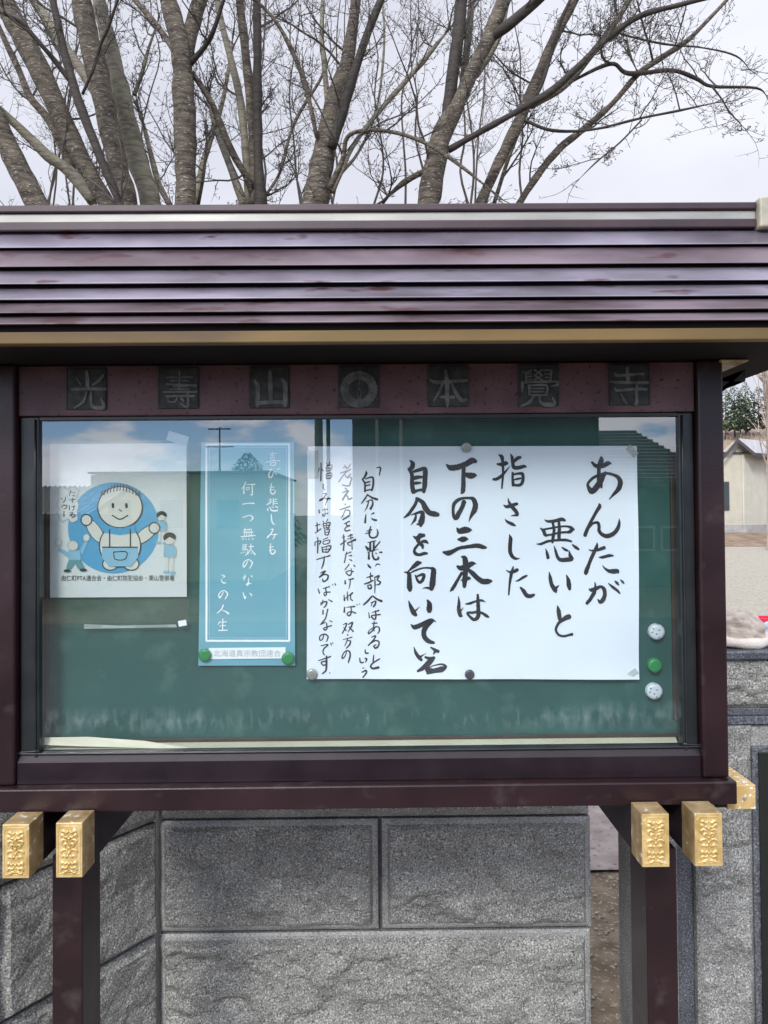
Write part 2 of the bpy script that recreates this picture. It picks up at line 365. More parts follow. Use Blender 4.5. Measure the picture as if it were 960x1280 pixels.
# ================================================================== SETTING
def gz(x, y):
    """ground height: flat by the street, rising gently behind"""
    t = max(0.0, min(1.0, (y - 3.0) / 25.0)); t = t * t * (3 - 2 * t)
    return 0.48 * t + (0.0 if y < 45 else (y - 45) * 0.004)
g = MB()
ys = [-400, -120, -60, -30, -12, -6, -3, 0, 1, 2, 3, 5, 7, 9, 12, 15, 18, 21, 24, 28, 32, 38, 45, 60, 100, 200, 500, 1500]
xs = [-1200, -400, -120, -60, -30, -15, -8, -4, -2, 0, 2, 4, 8, 15, 30, 60, 120, 400, 1200]
for y in ys:
    for x in xs: g.v.append((x, y, gz(x, y)))
nx = len(xs)
for j in range(len(ys) - 1):
    for i in range(nx - 1): g.f.append((j * nx + i, j * nx + i + 1, (j + 1) * nx + i + 1, (j + 1) * nx + i))
g.build('ground', dirt, origin=(0, 0, 0), kind='structure')
def sheet(name, x0, x1, y0, y1, h, m, nx_=10, ny_=16):
    b = MB()
    for j in range(ny_ + 1):
        for i in range(nx_ + 1):
            x = x0 + (x1 - x0) * i / nx_; y = y0 + (y1 - y0) * j / ny_; b.v.append((x, y, gz(x, y) + h))
    for j in range(ny_):
        for i in range(nx_):
            a = j * (nx_ + 1) + i; b.f.append((a, a + 1, a + nx_ + 2, a + nx_ + 1))
    return b.build(name, m, origin=(0, 0, 0), kind='structure')
sheet('road', -60, 60, -9.5, -2.4, 0.008, asphalt, 20, 4)
sheet('pavement', -60, 60, -2.25, 0.15, 0.012, paving, 20, 3)
kb = MB(); kb.box((-60, -2.4, -0.05), (60, -2.25, 0.02), 0.01); kb.build('kerb', gran_smooth, origin=(0, -2.3, 0), kind='structure')
sheet('gravel_yard', 3.2, 26, 7.5, 21.5, 0.02, gravel_m, 10, 24)
sheet('path', 0.1, 2.6, 1.86, 4.6, 0.014, paving, 8, 8)

# cracked joint of the path slabs
# ------------------------------------------------------------------ hill far behind
hb = MB(); NXH, NYH = 90, 14
def hill_h(x, y):
    t = max(0.0, (y - 90) / 90.0); t = min(t, 1.0)
    return gz(x, 60) + t * (24 + 3.0 * mn.noise(Vector((x * 0.02, 0, 0)))) + t * 2 * mn.noise(Vector((x * 0.06, y * 0.06, 3)))
for j in range(NYH + 1):
    for i in range(NXH + 1):
        x = -300 + 750 * i / NXH; y = 88 + 100 * j / NYH
        hb.v.append((x, y, hill_h(x, y) - 0.3))
for j in range(NYH):
    for i in range(NXH):
        a = j * (NXH + 1) + i; hb.f.append((a, a + 1, a + NXH + 2, a + NXH + 1))
hb.build('hill', hill_m, origin=(0, 100, 0), smooth=True, kind='structure')

# ================================================================== NOTICE BOARD
def zpx(py, Y, px=480): return P(px, py, Y).z
def xpx(px, Y, py=760): return P(px, py, Y).x
XL, XR = xpx(-8, 0), xpx(905, 0)            # outer faces of the case
Z_SILL0, Z_SILL1 = zpx(1011, -0.03), zpx(982, -0.03)
Z_OPEN0, Z_OPEN1 = zpx(940, 0.0), zpx(517, 0.0)
Z_TOP = 1.83
nb = thing('notice_board', 'maroon roofed temple notice board with a glass front, on two posts', 'notice board', (0, 0.05, 0))
SW = xpx(22, 0) - XL                        # stile width
CD = 0.135                                  # case depth
for x0, x1 in ((XL, XL + SW), (XR - SW - 0.004, XR)):
    MB().box((x0, -0.012, Z_SILL1 + 0.001), (x1, CD, Z_TOP), 0.004).build('stile', maroon, nb)
xi0, xi1 = XL + SW + 0.001, XR - SW - 0.005
MB().box((xi0, 0.0, Z_OPEN1), (xi1, 0.05, Z_TOP - 0.001), 0.002).build('header_panel', header_m, nb)
# bottom rail with a chamfered top
zr0, zr1 = Z_SILL1 + 0.001, Z_OPEN0
MB().prism_x([(-0.004, zr0), (-0.004, zr1 - 0.012), (0.006, zr1), (CD - 0.02, zr1), (CD - 0.02, zr0)], xi0, xi1).build('bottom_rail', maroon_dk, nb)
MB().box((XL - 0.012, -0.03, Z_SILL0), (XR + 0.006, CD + 0.01, Z_SILL1), 0.003).build('sill', maroon, nb)
# rubber and metal inner frame round the glass
gx0, gx1 = xpx(47, 0.0), xpx(853, 0.0)
gk = MB()
gk.box((xi0 + 0.001, 0.006, Z_OPEN0 + 0.001), (gx0, 0.03, Z_OPEN1 - 0.001), 0.002)
gk.box((gx1, 0.006, Z_OPEN0 + 0.001), (xi1 - 0.001, 0.03, Z_OPEN1 - 0.001), 0.002)
gk.box((gx0, 0.007, Z_OPEN1 - 0.008), (gx1, 0.03, Z_OPEN1 - 0.001), 0.001)
gk.box((gx0, 0.007, Z_OPEN0 + 0.001), (gx1, 0.03, Z_OPEN0 + 0.0025), 0.0005)
gk.build('glass_frame', rubber, nb)
tb = MB()   # thin rubber cord inside the frame
cx0, cx1, cz0, cz1 = gx0 - 0.006, gx1 + 0.006, Z_OPEN0 + 0.002, Z_OPEN1 - 0.006
tb.tube([(cx0, 0.004, cz1), (cx0, 0.004, cz0 + 0.02), (cx0 + 0.006, 0.004, cz0 + 0.006), (cx0 + 0.025, 0.004, cz0),
         (cx1 - 0.025, 0.004, cz0), (cx1 - 0.006, 0.004, cz0 + 0.006), (cx1, 0.004, cz0 + 0.02), (cx1, 0.004, cz1)], [0.0018] * 8, 8, 6)
tb.build('rubber_seal', rubber, nb, smooth=True)
# glass
gm = bpy.data.materials.new('window_glass'); gm.use_nodes = True; t = gm.node_tree; t.nodes.clear()
go = t.nodes.new('ShaderNodeOutputMaterial'); tr = t.nodes.new('ShaderNodeBsdfTransparent'); tr.inputs[0].default_value = (0.93, 0.97, 0.96, 1)
gl = t.nodes.new('ShaderNodeBsdfGlossy'); gl.inputs['Roughness'].default_value = 0.0; gl.inputs[0].default_value = (1, 1, 1, 1)
fr = t.nodes.new('ShaderNodeFresnel'); fr.inputs[0].default_value = 2.15
def two_sided(t, fr, ior):
    # the Fresnel node inverts the index on back faces; a thin pane has the same index from both sides
    g_ = t.nodes.new('ShaderNodeNewGeometry'); m_ = t.nodes.new('ShaderNodeMapRange')
    m_.inputs['To Min'].default_value = ior; m_.inputs['To Max'].default_value = 1 / ior
    t.links.new(g_.outputs['Backfacing'], m_.inputs['Value']); t.links.new(m_.outputs[0], fr.inputs[0])
two_sided(t, fr, 2.3)
ms = t.nodes.new('ShaderNodeMixShader'); t.links.new(fr.outputs[0], ms.inputs[0]); t.links.new(tr.outputs[0], ms.inputs[1]); t.links.new(gl.outputs[0], ms.inputs[2])
# dried water marks low on the pane
tcg = t.nodes.new('ShaderNodeTexCoord'); mg = t.nodes.new('ShaderNodeMapping'); mg.inputs['Scale'].default_value = (70, 1, 26)
ng = t.nodes.new('ShaderNodeTexNoise'); ng.inputs['Scale'].default_value = 1.0; ng.inputs['Detail'].default_value = 5
t.links.new(tcg.outputs['Object'], mg.inputs[0]); t.links.new(mg.outputs[0], ng.inputs['Vector'])
sg = t.nodes.new('ShaderNodeSeparateXYZ'); t.links.new(tcg.outputs['Object'], sg.inputs[0])
ZM = zpx(898, GLASS_Y)
mk = t.nodes.new('ShaderNodeMath'); mk.operation = 'SUBTRACT'; mk.inputs[1].default_value = ZM; t.links.new(sg.outputs['Z'], mk.inputs[0])
mk2 = t.nodes.new('ShaderNodeMath'); mk2.operation = 'ABSOLUTE'; t.links.new(mk.outputs[0], mk2.inputs[0])
mk3 = t.nodes.new('ShaderNodeMapRange'); mk3.inputs['From Min'].default_value = 0.0; mk3.inputs['From Max'].default_value = 0.03; mk3.inputs['To Min'].default_value = 1; mk3.inputs['To Max'].default_value = 0
t.links.new(mk2.outputs[0], mk3.inputs['Value'])
nr = t.nodes.new('ShaderNodeMapRange'); nr.inputs['From Min'].default_value = 0.5; nr.inputs['From Max'].default_value = 0.8; nr.inputs['To Max'].default_value = 0.15
nlf = t.nodes.new('ShaderNodeTexNoise'); nlf.inputs['Scale'].default_value = 6; nlf.inputs['Detail'].default_value = 2; t.links.new(tcg.outputs['Object'], nlf.inputs['Vector'])
nmx = t.nodes.new('ShaderNodeMath'); nmx.operation = 'MULTIPLY_ADD'; nmx.inputs[1].default_value = 0.9; nmx.inputs[2].default_value = -0.42; t.links.new(nlf.outputs['Fac'], nmx.inputs[0])
nad = t.nodes.new('ShaderNodeMath'); nad.operation = 'ADD'; t.links.new(ng.outputs['Fac'], nad.inputs[0]); t.links.new(nmx.outputs[0], nad.inputs[1])
t.links.new(nad.outputs[0], nr.inputs['Value'])
mm = t.nodes.new('ShaderNodeMath'); mm.operation = 'MULTIPLY'; t.links.new(mk3.outputs[0], mm.inputs[0]); t.links.new(nr.outputs[0], mm.inputs[1])
n5 = t.nodes.new('ShaderNodeTexNoise'); n5.inputs['Scale'].default_value = 5; n5.inputs['Detail'].default_value = 8; t.links.new(tcg.outputs['Object'], n5.inputs['Vector'])
r5 = t.nodes.new('ShaderNodeMapRange'); r5.inputs['From Min'].default_value = 0.4; r5.inputs['From Max'].default_value = 0.8; r5.inputs['To Min'].default_value = 0.0; r5.inputs['To Max'].default_value = 0.02
t.links.new(n5.outputs['Fac'], r5.inputs['Value'])
mx5 = t.nodes.new('ShaderNodeMath'); mx5.operation = 'ADD'; t.links.new(mm.outputs[0], mx5.inputs[0]); t.links.new(r5.outputs[0], mx5.inputs[1])
df = t.nodes.new('ShaderNodeBsdfDiffuse'); df.inputs[0].default_value = (0.6, 0.66, 0.68, 1)
ms2 = t.nodes.new('ShaderNodeMixShader'); t.links.new(mx5.outputs[0], ms2.inputs[0]); t.links.new(ms.outputs[0], ms2.inputs[1]); t.links.new(df.outputs[0], ms2.inputs[2])
t.links.new(ms2.outputs[0], go.inputs[0])
p = MB(); p.add([(gx0 - 0.002, GLASS_Y, Z_OPEN0 + 0.003), (gx1 + 0.002, GLASS_Y, Z_OPEN0 + 0.003), (gx1 + 0.002, GLASS_Y, Z_OPEN1 - 0.004), (gx0 - 0.002, GLASS_Y, Z_OPEN1 - 0.004)], [(0, 1, 2, 3)])
gp = p.build('glass_pane', gm, nb)
# in the glass shader object z is height above the thing's base, which is 0
BOARD_Y = 0.066
zb0 = zpx(919, BOARD_Y)
MB().box((XL + 0.02, BOARD_Y, zb0 - 0.004), (XR - 0.02, BOARD_Y + 0.012, Z_TOP - 0.01)).build('pin_board', green_b, nb)
MB().box((XL + 0.016, BOARD_Y + 0.013, zr1 - 0.02), (XR - 0.016, CD - 0.003, Z_TOP - 0.004)).build('back_panel', maroon_dk, nb)
zl = Z_OPEN0 + 0.002
b = MB(); b.add([(gx0 + 0.001, 0.0305, zl), (gx1 - 0.001, 0.0305, zl), (xpx(842, BOARD_Y), BOARD_Y - 0.001, zb0 - 0.009), (xpx(58, BOARD_Y), BOARD_Y - 0.001, zb0 - 0.009)], [(0, 1, 2, 3)])
b.build('inner_ledge', cream, nb)
MB().box((xpx(52, .05), BOARD_Y - 0.004, zb0 - 0.008), (xpx(850, .05), BOARD_Y - 0.0005, zb0 - 0.001), 0.001).build('lower_strip', brown_strip, nb)
for a_, c_ in ((840, 862), (44, 60)):
    x0, x1 = xpx(a_, 0.06), xpx(c_, 0.06)
    st = MB().box((x0, 0.056, zpx(903, .06)), (x1, BOARD_Y - 0.001, Z_OPEN1 + 0.01), 0.001).build('side_strip', brown_strip, nb)
    for py in (560, 665, 770, 890):
        MB().disc(((x0 + x1) / 2 - 0.004, zpx(py, .056)), 0.0022, 0.0548, 0.0562, 10).build('screw', screw_m, st)
MB().box((xpx(862, .05), 0.031, Z_OPEN0 + 0.006), (XR - 0.01, 0.12, Z_OPEN1)).build('inner_side', rubber, nb)
MB().box((XL + 0.01, 0.031, Z_OPEN0 + 0.006), (xpx(42, .05), 0.12, Z_OPEN1)).build('inner_side', rubber, nb)
# curled seal strip lying in the lower left corner
c = MB(); Yc = 0.022
pts = [(48, 922), (110, 921), (180, 926), (235, 934)]
top = [P(a, b_, 0.034) for a, b_ in pts]; bot = [P(a, b_ + h, 0.030) for (a, b_), h in zip(pts, (9, 12, 9, 2))]
c.add(top + bot, [(i, i + 1, i + 5, i + 4) for i in range(3)]); c.build('loose_strip', cream, nb)

# character tiles on the header
TY = -0.004
tiles = [
 ((80, 455, 16), 83, 134, "450 150 50,470 300 80,470 500 60;250 280 30,340 410 50;780 230 60,700 330 70,570 420 25;150 510 50,400 500 60,830 500 60;450 560 40,380 760 60,200 880 30;540 560 40,540 800 60,620 870 70,790 860 80,740 680 30"),
 ((195, 455, 16), 198, 249, "215 270 35,720 265 40;280 330 30,640 330 30;215 400 30,800 430 45;330 450 28,620 450 28;280 505 30,660 500 30;150 560 35,800 555 45;190 640 35,770 640 40;470 150 40,470 500 30;230 660 30,250 760 35;230 660 30,420 650 35,370 760 35,250 750 30;635 560 50,640 820 60,600 860 40,490 780 20;500 680 40,550 740 50"),
 ((310, 455, 16), 312, 362, "440 150 60,450 400 95,455 780 80;130 330 40,190 450 85,190 780 90,180 860 30;180 780 80,450 765 70,720 775 80;680 300 40,745 420 90,740 780 90,730 860 30"),
 ((420, 455, 16), 423, 474, None),
 ((530, 455, 16), 535, 586, "430 130 60,460 350 80,465 750 80,470 870 20;130 320 30,250 365 70,600 345 70,860 330 40;370 400 50,300 560 65,190 740 25;560 400 40,640 580 80,750 720 80,850 710 40;330 660 50,600 660 60"),
 ((643, 455, 16), 648, 698, "160 150 30,230 180 35,230 340 45;230 180 30,340 120 30;240 200 25,340 190 25;240 260 25,340 240 25;230 330 25,350 310 25;400 110 30,540 210 35;560 110 30,400 230 30;400 220 30,560 320 30;560 220 30,400 320 30;740 130 45,720 340 45;600 120 25,740 120 30;610 200 25,720 200 25;620 265 25,720 265 25;160 360 50,160 450 55,150 560 20;150 370 40,800 350 50,850 420 50,720 440 20;290 420 40,300 620 45;290 430 35,640 430 50,640 620 60;320 490 30,600 490 30;320 555 30,600 555 30;310 620 35,640 620 35;390 630 55,300 760 60,130 850 40;510 640 50,520 760 60,640 810 85,800 800 80,770 670 30"),
 ((757, 455, 16), 761, 812, "430 80 60,450 330 70;190 190 50,260 230 60,600 200 50,760 200 40;100 350 50,400 370 60,850 370 60;620 400 50,620 780 70,570 800 30;180 490 40,240 530 60,600 500 50,820 510 50;310 600 40,370 720 50,430 800 30"),
]
lab = ['bronze tile with the raised character 光', 'bronze tile with the raised character 壽', 'bronze tile with the raised character 山', 'bronze tile with a round wreath crest',
       'bronze tile with the raised character 本', 'bronze tile with the raised character 覺', 'bronze tile with the raised character 寺']
for i, (blk, a_, c_, tx) in enumerate(tiles):
    zc0, zc1 = P(a_, 513.5 - 0.008 * (a_), 0).z, P(a_, 462 - 0.008 * a_, 0).z
    x0, x1 = xpx(a_, 0, 490), xpx(c_, 0, 490)
    tile = MB().box((x0, TY, zc0 + 0.001), (x1, 0.001, zc1 + 0.001), 0.0015)
    # raised rim
    for bx in (((x0 + .002), (x0 + .0035), zc0 + .003, zc1 - .001), ((x1 - .0035), (x1 - .002), zc0 + .003, zc1 - .001)):
        tile.box((bx[0], TY - .001, bx[2]), (bx[1], TY + .001, bx[3]))
    to = tile.build('character_tile', bronze, nb, label=lab[i])
    mb = MB()
    if tx:
        for s_ in strokes(blk, tx): ribbon(mb, s_, TY - 0.0022, thick=0.0030)
        mb.build('character', bronze_lt, to)
    else:
        cpx, cpy = 448.7, 486.5
        ribbon(mb, [(cpx + 17.8 * math.sin(2 * math.pi * k / 24), cpy - 17.8 * math.cos(2 * math.pi * k / 24), 10.5) for k in range(25)], TY - 0.0016, thick=0.0016)
        for ring, (rr, cnt, rw) in enumerate(((21.5, 30, 3.6), (17.5, 26, 3.4), (14, 20, 3.0))):
            for k in range(cnt):
                a = 2 * math.pi * (k + 0.5 * ring) / cnt
                if abs(a - 1.5 * math.pi) < 0.1: continue
                c0 = P(cpx + rr * math.cos(a), cpy + rr * math.sin(a), TY - 0.001)
                mb.disc((c0.x, c0.z), rw * 0.00075, TY - 0.0035, TY, 7, 0.4)
        for s_ in strokes(blk, "470 700 20,500 600 20,470 480 14;470 700 20,430 600 18,460 480 14;470 150 14,470 400 16;620 230 14,650 150 10;440 760 16,600 700 12"):
            ribbon(mb, s_, TY - 0.002, thick=0.002)
        mb.build('crest', bronze_lt, to)

# ------------------------------------------------------------------ roof
EY, EZ = -0.2, zpx(411, -0.2)
RX0, RX1 = xpx(-190, -0.2), xpx(953, 0.1); RXS = xpx(1015, 0.0)
MB().box((RX0 + 0.004, EY + 0.002, zpx(427, EY)), (RXS, EY + 0.022, EZ - 0.001), 0.002).build('fascia', brass, nb)
MB().box((RX0 + 0.01, EY + 0.023, Z_TOP + 0.001), (RXS - 0.02, 0.34, Z_TOP + 0.012)).build('soffit', soffit_m, nb)
rows = [(411, 396.5), (396.5, 379.5), (379.5, 359.5), (359.5, 337.5), (337.5, 313.5), (313.5, 287.5)]
slopes = [31, 35, 39, 43, 47, 50]
tilt = [1.5, 1.5, -1.0, -1.0, 1.5, -1.0]
y, z = EY, EZ + 0.0; DECK = []
for i, ((p0, p1), s_) in enumerate(zip(rows, slopes)):
    # climb along the slope until the pixel row is reached
    lo, hi = 0.0, 0.3
    for _ in range(30):
        mid = (lo + hi) / 2; yy = y + mid * math.cos(R(s_)); zz = z + mid * math.sin(R(s_))
        # projected row of this point
        d = Vector((0, yy, zz)) - CAMLOC; py = 640 + SHIFT_PX - FPX * d.dot(UP) / d.dot(fwd)
        if py > p1: lo = mid
        else: hi = mid
    Ln = (lo + hi) / 2; ca, sa = math.cos(R(s_)), math.sin(R(s_))
    ct, st_ = math.cos(R(s_ + tilt[i])), math.sin(R(s_ + tilt[i]))
    # each slat is a plate lifted at its lower edge, so that it overlaps the one below with a dark step
    nx_, nz_ = -sa, ca
    h0, h1 = 0.0125, 0.0015 + 0.0012 * tilt[i]
    lo_ = (y + nx_ * h0, z + nz_ * h0); up_ = (y + ca * (Ln + .004) + nx_ * h1, z + sa * (Ln + .004) + nz_ * h1)
    prof = [(y + nx_ * (h0 - .0025) + ca * .001, z + nz_ * (h0 - .0025)), (lo_[0] - ca * .001, lo_[1] - sa * .001 - .0006), (lo_[0] + .0008, lo_[1] + .0006), up_, (up_[0] - nx_ * .003 + .002, up_[1] - nz_ * .003)]
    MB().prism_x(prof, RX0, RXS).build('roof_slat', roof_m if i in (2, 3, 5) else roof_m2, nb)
    MB().box((RX0 + .002, y + .004, z - 0.006), (RXS - .002, y + .008, z + nz_ * .0115)).build('gap_shade_strip', soffit_m, nb)  # near-black strip paints in the shadow gap under the slat
    DECK.append((y, z)); y += Ln * ca; z += Ln * sa
RY, RZ = y, z
DECK.append((RY, RZ))
MB().prism_x([(a_ + .006 if k_ == 0 else a_, b_ - .005) for k_, (a_, b_) in enumerate(DECK)] + [(RY + .05, RZ - .004), (RY + .05, RZ - .05), (EY + .05, Z_TOP + .0135), (EY + .024, Z_TOP + .0135)], RX0 + .004, RXS - .014).build('roof_deck', soffit_m, nb)
zc = [zpx(q, RY - 0.02) for q in (286.5, 275.5, 264.5, 255.0)]
MB().box((RX0, RY - 0.022, zc[0]), (RX1 - 0.001, RY + 0.03, zc[1] - 0.0006), 0.002).build('ridge_board', roof_edge, nb)
MB().box((RX0, RY - 0.018, zc[1]), (RX1 - 0.001, RY + 0.03, zc[2] - 0.0006), 0.001).build('ridge_strip', silver, nb)
MB().box((RX0, RY - 0.024, zc[2]), (RX1 - 0.001, RY + 0.09, zc[3]), 0.003).build('ridge_cap', roof_edge, nb)
e = MB(); e.box((RX1, RY - 0.035, zc[0] - 0.004), (RX1 + 0.05, RY + 0.10, zc[3] + 0.006), 0.004); e.build('ridge_end', mat('weathered_grey_gold', (0.30, 0.28, 0.22), (0.42, 0.38, 0.28), 30, 0.5), nb)
# rear slope and gable infill
MB().prism_x([(RY + 0.06, RZ + 0.03), (RY + 0.36, EZ + 0.02), (RY + 0.36, EZ + 0.005), (RY + 0.055, RZ + 0.01)], RX0, RXS).build('rear_roof', roof_edge, nb)
gp_ = [(EY + 0.03, Z_TOP + 0.013), (RY + 0.02, RZ - 0.01), (RY + 0.3, Z_TOP + 0.013)]
for xx in (RX0 + 0.05, RXS - 0.012): MB().prism_x(gp_, xx, xx + 0.01).build('gable_panel', maroon_dk, nb)
# bracket beam ends under the right eave
for px0, px1, py0, py1, m_ in ((901, 936, 424, 452, gold_side),):
    a_ = P(px0, py1, -0.02); c_ = P(px1, py0, -0.02)
    br = MB().box((a_.x, -0.02, a_.z), (c_.x, 0.16, Z_TOP), 0.003).build('bracket_beam', m_, nb)
a_ = P(899, 466, 0.0)
MB().prism([(XR + 0.0006, 0.03, a_.z - 0.035), (XR + 0.02, 0.03, a_.z - 0.03), (XR + 0.062, 0.03, a_.z + 0.012), (XR + 0.062, 0.03, Z_TOP - 0.034), (XR + 0.0006, 0.03, Z_TOP - 0.034)], (0, 0.02, 0)).build('bracket_board', maroon_dk, nb)

# ------------------------------------------------------------------ posts, beams and their gold caps
def beam(px0, px1, py0, py1, Yf):
    a_ = P(px0, py1, Yf); c_ = P(px1, py0, Yf); zt = min(c_.z, Z_SILL0 - 0.001); zt = c_.z
    x0, x1, z0, z1 = a_.x, c_.x, a_.z, c_.z
    bm_ = MB().box((x0 + 0.002, Yf + 0.050, z0 + 0.002), (x1 - 0.002, 0.30, z1 - 0.002), 0.002).build('beam', maroon_dk, nb)
    cp = MB().box((x0, Yf, z0), (x1, Yf + 0.056, z1), 0.0012).build('beam_cap', gold_side, bm_)
    f = MB(); wd = x1 - x0; ht = z1 - z0; cx = (x0 + x1) / 2
    # plate on the end with raised border
    f.box((x0 + .0006, Yf - 0.0015, z0 + .0006), (x1 - .0006, Yf + 0.0005, z1 - .0006), 0.0006)
    bx0, bx1, bz0, bz1 = x0 + .004, x1 - .004, z0 + .007, z1 - .006; ch = .005
    loop = [(bx0, bz0), (bx1, bz0), (bx1, bz1 - ch), (bx1 - ch, bz1), (bx0 + ch, bz1), (bx0, bz1 - ch), (bx0, bz0)]
    f.tube([(p_[0], Yf - .0015, p_[1]) for p_ in loop], [0.0010] * 7, 6)
    f.build('end_plate', gold, bm_, smooth=False)
    o_ = MB()
    def curl(pts, r):
        for sgn in (-1, 1):
            q = [(cx + sgn * u * wd, Yf - 0.0018, z0 + v * ht) for u, v in pts]
            o_.tube(q, r, 6, 4)
    rr = [0.0012, 0.0024, 0.0026, 0.0018]
    curl([(.02, .86), (.10, .82), (.2, .86), (.28, .84)], rr)
    curl([(.03, .76), (.14, .74), (.25, .80), (.29, .74)], rr)
    curl([(.06, .66), (.16, .70), (.27, .68), (.24, .62)], rr)
    curl([(.02, .58), (.10, .63), (.18, .60), (.12, .56)], rr)
    curl([(.04, .48), (.14, .52), (.27, .50), (.3, .46)], rr)
    curl([(.03, .42), (.1, .38), (.18, .42), (.26, .38)], rr)
    curl([(.04, .30), (.14, .26), (.25, .30), (.28, .24)], rr)
    curl([(.04, .22), (.12, .18), (.24, .20), (.29, .14)], rr)
    curl([(.02, .10), (.1, .13), (.18, .09), (.25, .11)], rr)
    for v in (.72, .55, .46, .26): o_.disc((cx, z0 + v * ht), 0.0028, Yf - 0.0042, Yf, 10, 0.5)
    o_.build('scroll_relief', gold, bm_, smooth=True)
    return bm_
BYF = -0.09
beam(3, 37, 1030, 1098, BYF); beam(70, 103.5, 1028, 1097, BYF)
beam(802.5, 836, 1017, 1084, BYF); beam(868.5, 902.5, 1016, 1083, BYF)
for a_, c_ in ((65, 103), (809, 847.5)):
    x0, x1 = xpx(a_, 0.02, 1180), xpx(c_, 0.02, 1180)
    MB().box((x0, 0.02, -0.05), (x1, 0.115, Z_SILL0 - 0.10), 0.003).build('post', maroon, nb)
zz0, zz1 = zpx(1075, 0.02), Z_SILL0 - 0.001
for a_, c_ in ((50, 125), (795, 880)):
    MB().box((xpx(a_, 0.1), 0.117, zz0 + 0.02), (xpx(c_, 0.1), 0.16, zz1 - .001), 0.002).build('cross_piece', maroon_dk, nb)
# side beam end with chipped gold cap
a_ = P(912, 1012, -0.005); c_ = P(944.5, 981, -0.005)
sb = MB().box((XR - 0.02, 0.0, a_.z + 0.002), (a_.x, 0.11, c_.z - 0.002), 0.001).build('side_beam', maroon_dk, nb)
cp = MB().box((a_.x - 0.004, -0.005, a_.z), (c_.x, 0.115, c_.z), 0.0015).build('side_beam_cap', gold_chip, sb)
q_ = P(931, 998, -0.005); MB().disc((q_.x, q_.z), 0.004, -0.0068, -0.0045, 12, 0.3).build('nail_head', screw_m, sb)

# ================================================================== SHEETS ON THE BOARD
SH = []
def sheet_paper(name, corners, Y, m, label, cat, yf, nx_=36, nz_=24, parent=None):
    """paper sheet through four pixel corners TL TR BR BL, with its own ripple"""
    tl, tr_, br_, bl = [P(a, b_, Y) for a, b_ in corners]
    f = MB()
    for j in range(nz_ + 1):
        v = j / nz_
        for i in range(nx_ + 1):
            u = i / nx_
            q = (tl * (1 - u) + tr_ * u) * (1 - v) + (bl * (1 - u) + br_ * u) * v
            f.v.append((q.x, q.y + yf(q.x, q.z), q.z))
    for j in range(nz_):
        for i in range(nx_):
            a = j * (nx_ + 1) + i; f.f.append((a, a + 1, a + nx_ + 2, a + nx_ + 1))
    o = f.build(name, m, None if parent is None else parent, smooth=True)
    if parent is None:
        o['label'] = label; o['category'] = cat
    return o
BIGY = 0.0585
BX0, BX1, BZ0 = P(384, 700, BIGY).x, P(797, 700, BIGY).x, P(600, 848.5, BIGY).z
def big_y(x, z):
    e_ = min(x - BX0, BX1 - x); c_ = z - BZ0
    return -0.006 * math.exp(-max(0, e_) / 0.012) * (0.5 + 0.5 * math.sin(z * 14)) - 0.004 * math.exp(-max(0, c_) / 0.015) * (0.5 + 0.5 * math.sin(x * 17)) + 0.0026 * math.sin(z * 15 + 1) * math.sin(x * 11 + 0.6) + 0.0012 * mn.noise(Vector((x * 9, z * 12, 1)))
big = sheet_paper('calligraphy_sheet', [(385, 558), (796, 557.5), (798.5, 849), (383.5, 848.5)], BIGY, paper,
                  'large white paper sheet with brush written black Japanese text, in the middle of the board', 'paper sheet', big_y, 60, 40)
LY = BIGY - 0.0006
lm = MB()
def W(block, txt, mb=None, Y=LY, yf=big_y, grow=1.0):
    f = MB(); f.k = random.random() * 2e-4
    for s_ in strokes(block, txt): ribbon(f, s_, Y, yf, grow=grow)
    f.build('brush_lettering', ink if mb is None else ink_thin, big)
A = (720, 560, 12)
W(A, "235 215 35,300 270 60,400 265 75,480 230 70,525 235 20;375 140 40,375 190 80,345 270 60,340 400 55,350 500 80,370 560 70,390 600 20;440 365 40,400 440 70,330 560 95,240 650 90,185 580 50,180 530 40,240 460 45,320 415 45,440 380 40,540 395 40,630 440 60,665 520 80,640 610 75,580 680 50,500 770 12")
W(A, "350 840 30,355 880 60,290 990 50,200 1160 50,140 1310 60;200 1190 40,260 1130 35,330 1120 45,350 1180 50,350 1240 50,400 1300 55,480 1320 70,570 1280 65,630 1200 60,650 1120 40,650 1060 8")
W((720, 660, 12), "200 325 15,240 340 25,330 330 45,430 295 55;322 225 15,315 280 50,270 380 55,200 540 55,155 660 70,150 690 45;350 440 15,400 440 45,500 415 50,560 415 25;400 560 8,440 610 30,500 645 55,560 650 75,620 650 70,635 680 15;195 915 20,230 930 60,300 910 60,370 880 45,420 920 60,430 1000 60,400 1080 70,360 1110 55,325 1070 20;285 815 15,290 880 35,270 970 60,210 1070 55,160 1130 50;485 830 15,550 885 45,620 940 40,655 980 25;585 795 20,615 825 45,640 855 20;665 775 15,695 805 38,720 835 15")
W((660, 635, 12), "250 175 10,300 200 40,400 195 50,510 170 60,560 190 35;375 220 40,395 330 45,380 440 50,370 520 35;465 200 40,475 300 50,470 380 55,470 480 50;185 300 12,235 340 55,260 400 55,285 420 30;225 325 30,360 300 30,480 280 30,590 275 30,650 295 50,700 325 20;690 325 20,640 350 60,600 370 35;270 410 35,380 395 30,480 370 35,640 360 35;130 540 10,200 540 40,300 500 40,420 485 35,560 480 45,655 500 30;268 610 10,290 680 45,305 750 50;395 570 12,420 650 40,450 740 50,500 780 60,600 775 70,660 765 60,640 720 60,620 640 15;515 590 20,555 620 38,595 640 35;670 550 20,720 590 50,765 620 35")
